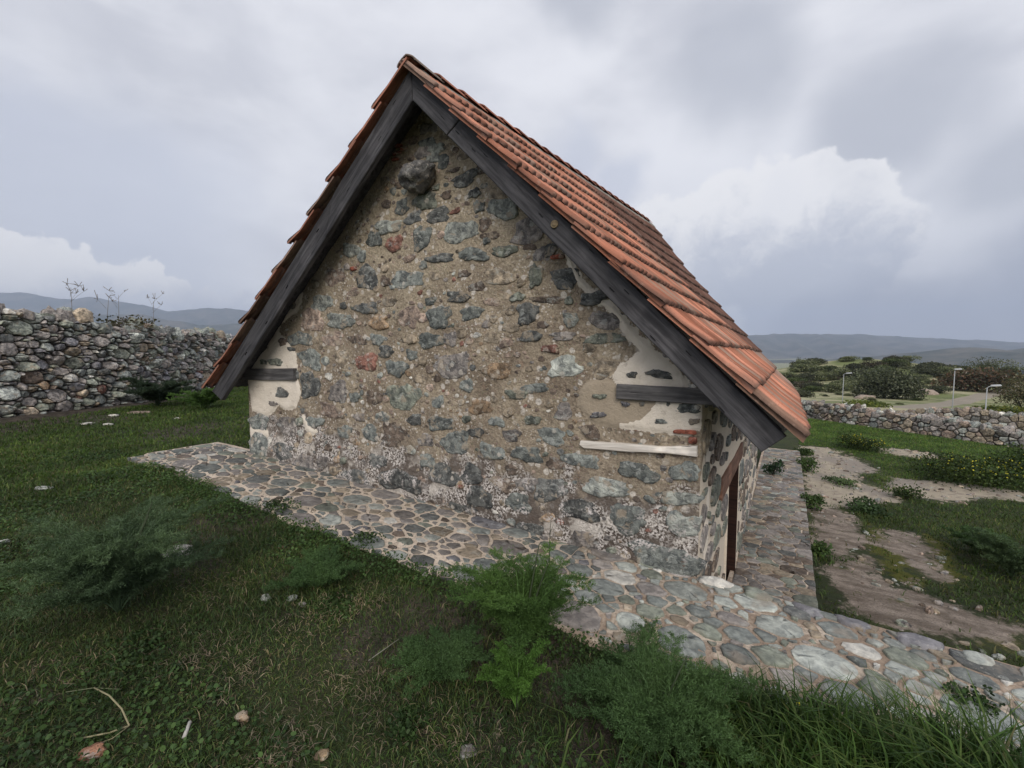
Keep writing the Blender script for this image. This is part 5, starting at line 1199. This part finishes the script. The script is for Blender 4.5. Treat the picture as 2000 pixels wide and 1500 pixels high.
FC = (0.092, 0.145, 0.075); FG = (0.095, 0.175, 0.045); FD = (0.078, 0.142, 0.052)
def ftan(u, v): return hit(u, v)
fennel(ftan(232, 1200), 0.60, 0.60, 44, FC, 'wide grey green fennel with forked dark stems, on the left lawn', 11, 4)
fennel(ftan(1020, 1275), 0.44, 0.52, 44, FG, 'bright green fennel rising in front of the paving, below the gable', 12, 2)
fennel(ftan(1010, 1395), 0.20, 0.30, 26, (0.105, 0.21, 0.040), 'small vivid green fennel tuft nearer the camera than the tall clump', 13, 1)
fennel(ftan(1285, 1425), 0.46, 0.27, 52, FD, 'dark feathery fennel mass below the paved strip, beside the long grass', 14, 2)
fennel(ftan(620, 1150), 0.35, 0.16, 16, FD, 'low spreading fennel seedlings on the lawn edge left of centre', 15, 0)
fennel(ftan(860, 1330), 0.30, 0.18, 24, FD, 'low grey green fennel in the middle of the foreground', 16, 0)
fennel(ftan(308, 795), 0.85, 0.75, 26, (0.042, 0.066, 0.040), 'bushy fennel at the foot of the tall left wall', 17, 2, thick=0.003)
fennel(ftan(395, 800), 0.65, 0.50, 18, FG, 'smaller fennel right of the bushy one, before the left wall', 18, 1, thick=0.003)
fennel(ftan(1975, 1130), 0.55, 0.65, 26, FC, 'feathery fennel at the right edge of the lower yard', 19, 2, thick=0.002)
fennel(ftan(1905, 1085), 0.42, 0.42, 20, FD, 'darker fennel left of the one at the right edge', 20, 1, thick=0.002)
# the one tall bare stalk in front of the paving
p = ftan(1072, 1200); st = Acc(); st.tube([(0, 0, 0), (0.01, 0, 0.2), (-0.005, 0.01, 0.42), (0.01, 0.0, 0.62)], [0.004, 0.0035, 0.003, 0.0015], 5, (0.07, 0.075, 0.05))
for z in (0.30, 0.42, 0.52): st.tube([(0, 0, z), (0.03, 0.0, z + 0.07)], [0.0018, 0.001], 4, (0.07, 0.08, 0.05))
link('plant_stalk', st.mesh('plant_stalk', [M_PLAIN]), None, tuple(p), label='single thin upright green stalk standing before the gable wall', category='plant')

def bush(base, W, H, nleaf, lsize, cols, wts, label, cat='bush', name='leafy_bush', flowers=0, fcol=(0.62, 0.56, 0.05), seed=1, group=None, lumps=7, single=False, D=None):
    rs = np.random.default_rng(seed); D = W if D is None else D
    cen = np.column_stack([(rs.random(lumps) - 0.5) * W * 0.6, (rs.random(lumps) - 0.5) * D * 0.6, H * (0.16 + 0.44 * rs.random(lumps))]); rdx = (0.22 + 0.20 * rs.random(lumps))
    k = rs.integers(0, lumps, nleaf); dr = unit(rs.normal(size=(nleaf, 3))); dr[:, 2] = np.abs(dr[:, 2]) - 0.9 * rs.random(nleaf) * (rs.random(nleaf) < 0.5)
    f = (0.45 + 0.58 * rs.random(nleaf) ** 0.45)[:, None]
    P = cen[k] + dr * f * np.column_stack([rdx[k] * W, rdx[k] * D, rdx[k] * H * 1.05]); P[:, 2] = np.clip(P[:, 2], 0.01, None)
    P += rs.normal(size=P.shape) * lsize * 0.6
    tone = (0.55 + 0.9 * rs.random(lumps))[k][:, None]
    C = np.array(cols)[rs.choice(len(cols), nleaf, p=np.array(wts) / sum(wts))] * tone * (0.7 + 0.6 * rs.random((nleaf, 1)))
    A = Acc(); V, q, CC = leaves(P, lsize * (0.5 + 0.8 * rs.random(nleaf)), (0, 0, 0.5), C); A.add(V, q, [], CC)
    S = Acc()
    for m in range(min(lumps, 6)):
        S.tube([(0, 0, -0.05 * H), tuple(cen[m] * [0.4, 0.4, 0.45]), tuple(cen[m])], np.array([0.022, 0.014, 0.005]) * H, 5, (0.05, 0.04, 0.03))
    if single:
        A.V += S.V; o = A.mesh(name, [M_LEAF]) if False else None
    root = thing(name, label, cat, tuple(base), group)
    link('foliage', A.mesh('foliage', [M_LEAF]), root); link('stem', S.mesh('stem', [M_PLAIN]), root)
    if flowers:
        kk = rs.integers(0, nleaf, flowers); up_ = P[kk]; up_ = up_[up_[:, 2] > 0.35 * H] + [0, 0, 0.6 * lsize]; FA = Acc()
        V, q, CC = leaves(up_, np.full(len(up_), lsize * 0.75), (0, -0.6, 1.0), np.tile(np.array(fcol), (len(up_), 1)) * (0.7 + 0.5 * rs.random((len(up_), 1)))); FA.add(V, q, [], CC)
        link('flowers', FA.mesh('flowers', [M_LEAF]), root, kind='stuff')
    return root
YG = [(0.055, 0.090, 0.026), (0.080, 0.115, 0.032), (0.036, 0.062, 0.022)]
bush(hit(1685, 880), 1.15, 0.62, 3200, 0.022, YG, [4, 3, 3], 'yellow flowering bush before the long yard wall, nearest the roof eave', flowers=230, seed=31)
bush(hit(1905, 945), 2.0, 0.85, 8000, 0.024, YG, [4, 3, 3], 'wide yellow flowering bush at the right, under the long yard wall', flowers=420, seed=32)
bush(hit(1985, 925), 1.8, 0.9, 6000, 0.024, YG, [4, 2, 4], 'dark leafy bush with few flowers cut by the right edge', flowers=60, seed=33)
bush(hit(1640, 948), 0.65, 0.16, 500, 0.022, [(0.085, 0.13, 0.055), (0.06, 0.095, 0.045)], [1, 1], 'low round weed alone on the cream rock', 'weed', 'weed', seed=34)
bush(hit(1770, 975), 0.55, 0.35, 700, 0.022, YG, [3, 3, 2], 'upright bright weed beside the cream dirt band', 'weed', 'weed', seed=35)
bush(hit(1690, 1000), 0.75, 0.26, 900, 0.022, [(0.058, 0.10, 0.042), (0.046, 0.08, 0.036)], [1, 1], 'dark weed clump between the pale and the brown soil', 'weed', 'weed', seed=36)
for k, (u, v, w, h, lab) in enumerate(((1563, 880, 0.5, 0.30, 'first dark weed in the gap beyond the path, farthest along it'), (1567, 912, 0.5, 0.42, 'second weed along the outer path edge, below the eave corner'), (1572, 985, 0.4, 0.34, 'dark weed halfway down the outer path edge'), (1580, 1075, 0.3, 0.16, 'low weed nearest the strip on the outer path edge'))):
    p = hit(u, v); p = on_z(u, v, -1.36); p[0] = max(p[0], 1.02); p[2] = float(gz(p[0], p[1]))
    bush(p, w, h, 700, 0.022, [(0.060, 0.105, 0.036), (0.085, 0.13, 0.042)], [2, 1], lab, 'weed', 'weed', seed=40 + k, group='weeds along the path edge')
p = on_z(1500, 925, -1.27); bush((0.30, p[1], -1.27), 0.42, 0.40, 700, 0.022, [(0.030, 0.058, 0.030), (0.022, 0.045, 0.024)], [1, 1], 'dark upright weed growing on the path against the door wall', 'weed', 'weed', seed=50)
# leafy weeds on the lawn edge
for k, (u, v, w, h, lab) in enumerate(((545, 1000, 0.30, 0.14, 'dark leafy weed on the upper left part of the paved edge'), (700, 1060, 0.34, 0.10, 'fresh green weed tuft lapping over the paved edge, left of the bare stalk'), (790, 1430, 0.22, 0.07, 'pale round leaved mallow in the bottom middle'), (660, 1190, 0.30, 0.06, 'pale creeping weed between the two loose white stones and the paving'), (1890, 1400, 0.20, 0.16, 'upright leafy weed in the long grass at lower right'), (300, 1260, 0.5, 0.06, 'flat clover patch under the big left fennel'))):
    bush(hit(u, v), w, h, 520, 0.009, [(0.034, 0.066, 0.020), (0.052, 0.085, 0.032)], [2, 1], lab, 'weed', 'weed', seed=60 + k)
p = hit(1553, 1425); fl = Acc(); fl.tube([(0, 0, 0), (0.01, 0, 0.12)], [0.0015, 0.001], 4, (0.05, 0.09, 0.02))
a_ = np.arange(5) * 2 * math.pi / 5
for x in a_: fl.add(np.array([(0.01, 0, 0.12), (0.01 + 0.008 * math.cos(x - 0.5), 0.008 * math.sin(x - 0.5), 0.125), (0.01 + 0.013 * math.cos(x), 0.013 * math.sin(x), 0.124), (0.01 + 0.008 * math.cos(x + 0.5), 0.008 * math.sin(x + 0.5), 0.125)]), [(0, 1, 2, 3)], col=(0.8, 0.68, 0.02))
link('yellow_flower', fl.mesh('yellow_flower', [M_PLAIN]), None, tuple(p), label='single small yellow flower in the long grass at lower right', category='flower')

# ------------------------------------------------------------------ loose stones, sticks
for k, (u, v, w, h, c, lab) in enumerate((
    (475, 1408, 32, 24, 'o', 'round tan stone on the soil in the bottom left foreground'), (185, 1470, 54, 28, (0.33, 0.17, 0.11), 'flat terracotta coloured stone at the bottom edge beside the dry stalk'),
    (630, 1476, 36, 18, (0.30, 0.22, 0.14), 'oval tan stone at the bottom edge right of the round one'), (345, 1080, 62, 18, 'w', 'long pale flat stone right of the big left fennel'),
    (520, 1170, 24, 14, 'l', 'pale pointed stone, left of a pair on the lawn'), (571, 1167, 22, 13, 'l', 'pale rounded stone, right of a pair on the lawn'),
    (590, 1183, 18, 10, 'm', 'dull grey pebble just below the pair of pale stones'), (831, 1124, 13, 10, 'w', 'small white stone at the paving edge in the middle'),
    (552, 1071, 18, 8, 'r', 'small red brick chip in the lawn near the paving'), (970, 1438, 18, 8, 't', 'small tan stone at the bottom middle, on bare soil'),
    (914, 1470, 36, 22, 'm', 'grey half buried stone at the bottom middle'), (1158, 1210, 18, 9, 'w', 'white pebble on the grassy paving edge, right of the fennel'),
    (181, 785, 26, 14, 'l', 'pale slab leaning on the soil before the left wall'), (132, 782, 30, 24, 'p', 'triangular boulder at the foot of the left wall'),
    (170, 827, 30, 6, 'w', 'first pale flat stone in the far left lawn'), (212, 829, 22, 6, 'w', 'second pale flat stone, right beside the first in the far lawn'),
    (222, 811, 20, 6, 'w', 'pale flat stone near the bare soil, above the other two'), (272, 805, 44, 6, 'p', 'long pinkish stone in the lawn below the bushy fennel'),
    (346, 817, 14, 5, 'w', 'small white stone alone in the lawn left of the gable'), (85, 955, 34, 6, 'l', 'pale flat chip in the lawn at far left'), (8, 1058, 22, 8, 'l', 'pale stone at the left edge beside the fennel'))):
    p = hit(u, v + h * 0.35); Z = float((np.array(p) - CAM) @ RM[:, 2]) if False else float(proj(np.array(p))[2])
    s = Z / F; col = PAL[c] if isinstance(c, str) else c
    o = boulder('loose_stone', (p[0], p[1], p[2] + h * s * 0.22), w * s * 0.43, w * s * 0.36, max(h * s * 0.45, 0.010), np.array(col) * 0.8, None, 20 + k, 3, 0.35)
    o.rotation_euler = (0.1 * RNG.normal(), 0.1 * RNG.normal(), YAW + 0.2 * RNG.normal()); o['label'] = lab; o['category'] = 'stone'; o['group'] = 'loose stones in the grass'
def gp3(u, v, dz=0.03): q = hit(u, v); return (q[0], q[1], q[2] + dz)
st = Acc(); st.tube([gp3(185, 1362), gp3(215, 1382, 0.05), gp3(240, 1415, 0.05), gp3(254, 1440, 0.03)], 0.0035, 5, (0.30, 0.27, 0.16)); st.tube([gp3(254, 1440), gp3(215, 1450, 0.02), gp3(160, 1458, 0.015)], 0.0035, 5, (0.30, 0.27, 0.16)); st.tube([gp3(254, 1440), gp3(220, 1455, 0.02), (gp3(180, 1470, 0.01))], 0.0022, 4, (0.28, 0.25, 0.15)); st.tube([gp3(130, 1368), gp3(185, 1362), gp3(237, 1360)], 0.002, 4, (0.16, 0.17, 0.10))
link('dry_stalk', st.mesh('dry_stalk', [M_PLAIN]), None, label='bent pale dry stalk lying in the bottom left grass', category='stalk')
st = Acc(); st.tube([gp3(360, 1450, 0.01), gp3(372, 1426, 0.03)], [0.009, 0.007], 7, (0.45, 0.43, 0.40))
link('wood_chip', st.mesh('wood_chip', [M_PLAIN]), None, label='short pale stick between the dry stalk and the round tan stone', category='stick')
st = Acc(); st.tube([gp3(720, 1300, 0.02), gp3(780, 1275, 0.06)], [0.003, 0.002], 5, (0.22, 0.21, 0.17))
link('dry_twig', st.mesh('dry_twig', [M_PLAIN]), None, label='thin grey twig in the dark grass in the middle foreground', category='twig')
# dead stalks on top of the left wall
def wall_stalk(u, v0, v1, label, seed, forks=3):
    rs = np.random.default_rng(seed); pos, nrm, cum = poly_frame(LW, None); s = np.linspace(0, cum[-1], 600); P = pos(s); uu, vv, q = proj(np.column_stack([P, np.full(600, 2.0)]))
    k = int(np.argmin(np.abs(uu - u) + (q < 0) * 1e6)); x, y = P[k] - nrm(s[k:k + 1])[0] * 0.35; zt = np.interp(s[k], cum, LWT) - 0.12
    r = ray(u, v1); d = np.hypot(x - CAM[0], y - CAM[1]); ztop = CAM[2] + r[2] / np.hypot(r[0], r[1]) * d; H = max(0.3, ztop - zt); A = Acc(); c = (0.17, 0.145, 0.12)
    A.tube([(0, 0, 0), (0.02, 0.01, H * 0.5), (0.05 * rs.normal(), 0.03, H)], [0.006, 0.005, 0.003], 5, c)
    for m in range(forks):
        z = H * (0.55 + 0.4 * rs.random()); a = rs.random() * 6.28; L = H * (0.12 + 0.16 * rs.random()); e = (L * math.cos(a), L * math.sin(a), z + L * 1.1)
        A.tube([(0, 0, z), tuple(np.array(e) * [0.5, 0.5, 1] - [0, 0, L * 0.5]), e], [0.003, 0.0025, 0.002], 4, c)
        for b in range(6): A.tube([e, tuple(np.array(e) + rs.normal(size=3) * 0.05 + [0, 0, 0.05])], [0.003, 0.006], 4, c)
    link('dead_stalk', A.mesh('dead_stalk', [M_PLAIN]), None, (x, y, zt), label=label, category='plant', group='dead stalks on the left wall')
wall_stalk(328, 640, 590, 'dead flower stalk on the left wall, nearest the chapel', 1, 4)
wall_stalk(259, 630, 578, 'forked dead stalk standing over the bramble on the left wall', 2, 4)
wall_stalk(236, 628, 580, 'straight leaning dead stalk beside the forked one on the left wall', 3, 1)
wall_stalk(167, 610, 563, 'faint branching dead stalk over the lower stretch of the left wall', 4, 5)
pos, nrm, cum = poly_frame(LW, None); s = np.linspace(0, cum[-1], 600); P = pos(s); uu, vv, q = proj(np.column_stack([P, np.full(600, 2.0)])); k = int(np.argmin(np.abs(uu - 262) + (q < 0) * 1e6))
bush((P[k][0] - 0.4, P[k][1], np.interp(s[k], cum, LWT) - 0.05), 1.1, 0.42, 500, 0.03, [(0.10, 0.085, 0.06), (0.07, 0.07, 0.04)], [1, 1], 'dry brownish bramble growing on top of the left wall', 'bush', 'bramble', seed=90)

# ------------------------------------------------------------------ LAMP POSTS
def lamp(u, vtop, Z, Hh, arm, label):
    p = at_depth(u, vtop, Z); zt = p[2]; root = thing('street_lamp', label, 'street lamp', (p[0], p[1], zt - Hh), 'street lamps below the hill')
    A = Acc(); A.tube([(0, 0, 0), (0, 0, Hh * 0.25), (0, 0, Hh)], [0.065, 0.05, 0.035], 8); link('pole', A.mesh('pole', [M_GALV]), root)
    A = Acc(); A.tube([(0, 0, Hh - 0.02), (VR[0] * arm * 0.4, VR[1] * arm * 0.4, Hh + 0.07), (VR[0] * arm, VR[1] * arm, Hh + 0.11)], 0.03, 6); link('arm', A.mesh('arm', [M_GALV]), root)
    A = Acc()
    c = np.array([VR[0], VR[1]]); nn = np.array([-c[1], c[0]])
    for sc, z in ((0.8, 0.02), (1, 0.06), (0.95, 0.12), (0.6, 0.17)):
        pass
    prof = [(-0.05, 0.05), (0.15, 0.13), (0.45, 0.16), (0.62, 0.12)]
    V = []
    for x, w in prof:
        for (dy, dzz) in ((-w, 0), (w, 0), (w * 0.8, 0.07), (0, 0.11), (-w * 0.8, 0.07)):
            q = c * (arm + x - 0.1) + nn * dy; V.append((q[0], q[1], Hh + 0.09 + dzz + 0.05 * x))
    q = [(r * 5 + m, r * 5 + (m + 1) % 5, (r + 1) * 5 + (m + 1) % 5, (r + 1) * 5 + m) for r in range(3) for m in range(5)]
    A.add(np.array(V), q, [(0, 2, 1), (0, 3, 2), (0, 4, 3), (15, 16, 17), (15, 17, 18), (15, 18, 19)], (0.42, 0.43, 0.44)); link('lamp_head', A.mesh('lamp_head', [M_PLAIN], False), root)
lamp(1648, 731, 58, 5.0, 0.45, 'street lamp left of the large round shrub, beyond the yard wall')
lamp(1865, 724, 44, 4.6, 0.08, 'slim street lamp in the middle, tallest in view, beside the reddish thicket')
lamp(1928, 757, 33, 4.0, 0.40, 'street lamp nearest the right edge, behind the yard wall')

# ------------------------------------------------------------------ SHRUBS ON THE HILL
DG = [(0.12, 0.138, 0.072), (0.086, 0.102, 0.057), (0.165, 0.178, 0.098), (0.19, 0.187, 0.128)]
def shrub_px(u, v, wpx, hpx, cols, wts, label, seed, nl=1500, name='shrub', cat='shrub', group=None, lumps=9):
    p = hit(u, v, t0=26); Z = float(proj(np.array(p))[2]); s = Z / F
    return bush(p - [0, 0, 0.2], wpx * s, hpx * s * 1.05, int(nl * 1.5), max(0.08, wpx * s * 0.017), cols, wts, label, cat, name, seed=seed, group=group, lumps=lumps, D=wpx * s * 0.8)
shrub_px(1732, 778, 104, 62, [(0.10, 0.115, 0.072), (0.07, 0.082, 0.052), (0.145, 0.155, 0.105)], [3, 3, 1.5], 'largest round grey green shrub, just above the yard wall', 101, 7000, lumps=20)
shrub_px(1905, 764, 120, 50, [(0.14, 0.085, 0.058), (0.095, 0.078, 0.05), (0.07, 0.075, 0.045)], [3, 2, 2], 'reddish brown thicket behind the middle street lamp', 102, 3600, lumps=14)
shrub_px(1998, 800, 80, 88, [(0.13, 0.112, 0.06), (0.10, 0.085, 0.052), (0.07, 0.085, 0.042)], [3, 2, 2], 'tall olive brown bush at the right edge, by the dirt road', 103, 3000, lumps=12)
shrub_px(1905, 712, 52, 36, DG, [2, 2, 1, 0], 'dark tree crown standing up on the right ridge', 104, 1600)
shrub_px(1868, 714, 40, 24, [(0.050, 0.036, 0.030), (0.035, 0.035, 0.022)], [2, 1], 'purplish dark shrub left of the ridge tree crown', 105, 1100)
shrub_px(1932, 728, 60, 36, DG, [2, 3, 1, 0], 'dark spreading shrub right below the ridge tree crown', 106, 1600)
shrub_px(1756, 697, 32, 17, DG, [2, 3, 1, 0], 'small dark round tree on top of the hill', 107, 900)
shrub_px(1670, 698, 46, 16, [(0.05, 0.075, 0.026), (0.04, 0.05, 0.024)], [2, 1], 'fresh green low shrub on the left hilltop', 108, 900)
shrub_px(1560, 716, 10, 22, DG, [1, 1, 0.5, 0.5], 'thin small shrub showing just over the far roof verge', 109, 400)
# the rest of the scrub: a few kinds, copied
protos = []
for k, (cols, wts) in enumerate(((DG, [3, 3, 2, 1]), ([(0.08, 0.09, 0.055), (0.105, 0.11, 0.072), (0.058, 0.068, 0.042)], [3, 2, 2]), ([(0.06, 0.08, 0.032), (0.085, 0.105, 0.042)], [3, 2]), ([(0.085, 0.07, 0.052), (0.062, 0.06, 0.04)], [1, 1]))):
    o = bush((0, 0, 0), 4.0, 2.1, 2600, 0.10, cols, wts, 'x', 'shrub', 'shrub', seed=120 + k, lumps=9); protos.append(o)
KLAB = ['dark evergreen shrub in the crowded scrub of the far hill', 'grey green shrub in the crowded scrub of the far hill', 'fresh green shrub in the crowded scrub of the far hill', 'brownish shrub in the crowded scrub of the far hill']
used = [False] * 4; rs = np.random.default_rng(5)
spots = []
for row, (v, n_, w0, u0, u1) in enumerate(((699, 8, 32, 1620, 1850), (706, 9, 36, 1570, 1850), (716, 9, 44, 1540, 1860), (728, 8, 48, 1535, 1850), (742, 7, 52, 1535, 1710), (758, 6, 50, 1540, 1680), (772, 4, 42, 1545, 1660), (735, 4, 50, 1790, 1870), (722, 5, 46, 1950, 2010), (758, 3, 40, 1830, 1880), (694, 6, 22, 1600, 1850), (712, 7, 24, 1840, 2000), (722, 9, 24, 1545, 1850), (736, 9, 26, 1545, 1850), (750, 7, 26, 1680, 1880), (768, 5, 24, 1640, 1700), (780, 5, 20, 1600, 1800), (768, 4, 20, 1800, 1850), (745, 4, 24, 1930, 2000))):
    for k in range(n_):
        u = u0 + (k + 0.5 + 0.8 * (rs.random() - 0.5)) * (u1 - u0) / n_; spots.append((u, v + 5 * rs.normal(), w0 * (0.75 + 0.5 * rs.random())))
for (u, v, w) in spots:
    k = int(rs.choice(4, p=[0.42, 0.28, 0.15, 0.15])); p = hit(u, v, t0=26); Z = float(proj(np.array(p))[2]); s = w * Z / F / 4.8
    src = protos[k]
    if not used[k]: o = src; used[k] = True
    else:
        o = src.copy(); COL.objects.link(o)
        for ch in src.children:
            c = ch.copy(); COL.objects.link(c); c.parent = o
    o.location = (p[0], p[1], p[2] - 0.15); o.scale = (s, s, s * (0.75 + 0.4 * rs.random())); o.rotation_euler = (0, 0, rs.random() * 6.28)
    o['label'] = KLAB[k]; o['group'] = KLAB[k].split(' in ')[0] + 's of the hill scrub'
bush(hit(1690, 792, t0=26), 5.5, 0.7, 1500, 0.10, [(0.13, 0.15, 0.025), (0.09, 0.12, 0.03)], [1, 1], 'yellow green flowering weeds just behind the yard wall', 'bush', 'leafy_bush', seed=140)
bush(hit(1975, 806, t0=26), 5.5, 0.7, 1500, 0.10, [(0.15, 0.16, 0.025), (0.08, 0.11, 0.03)], [1, 1], 'yellow green weeds behind the right lamp, at the frame edge', 'bush', 'leafy_bush', seed=141)
for k, (u, v, w, h, lab) in enumerate(((1808, 770, 34, 14, 'pinkish grey boulder on the grassy slope right of the largest shrub'), (1690, 779, 30, 10, 'low pale rock beside the left street lamp'), (1658, 690, 22, 6, 'pale rock near the left hilltop'), (1752, 696, 26, 4, 'flat white rock below the hilltop tree'))):
    p = hit(u, v, t0=26); s = float(proj(np.array(p))[2]) / F; o = boulder('hill_rock', (p[0], p[1], p[2] + h * s * 0.2), w * s / 2, w * s / 2, h * s * 0.6, (0.34, 0.27, 0.22) if k < 2 else (0.5, 0.47, 0.4), None, 70 + k, 3, 0.4); o['label'] = lab; o['category'] = 'rock'

# ------------------------------------------------------------------ haze
HZ = Acc(); HZ.box((-14500, -3000, -170), (9000, 12500, 900))
hm = bpy.data.materials.new('haze_air'); hm.use_nodes = True; nt = hm.node_tree; nt.nodes.clear()
ov = nt.nodes.new('ShaderNodeOutputMaterial'); pv = nt.nodes.new('ShaderNodeVolumePrincipled'); pv.inputs['Density'].default_value = 1.25e-4; pv.inputs['Color'].default_value = (0.67, 0.785, 1.0, 1); pv.inputs['Anisotropy'].default_value = 0.0
nt.links.new(pv.outputs[0], ov.inputs['Volume'])
hz = link('haze', HZ.mesh('haze', [hm], False), None, kind='stuff', label='pale blue haze in the distance')
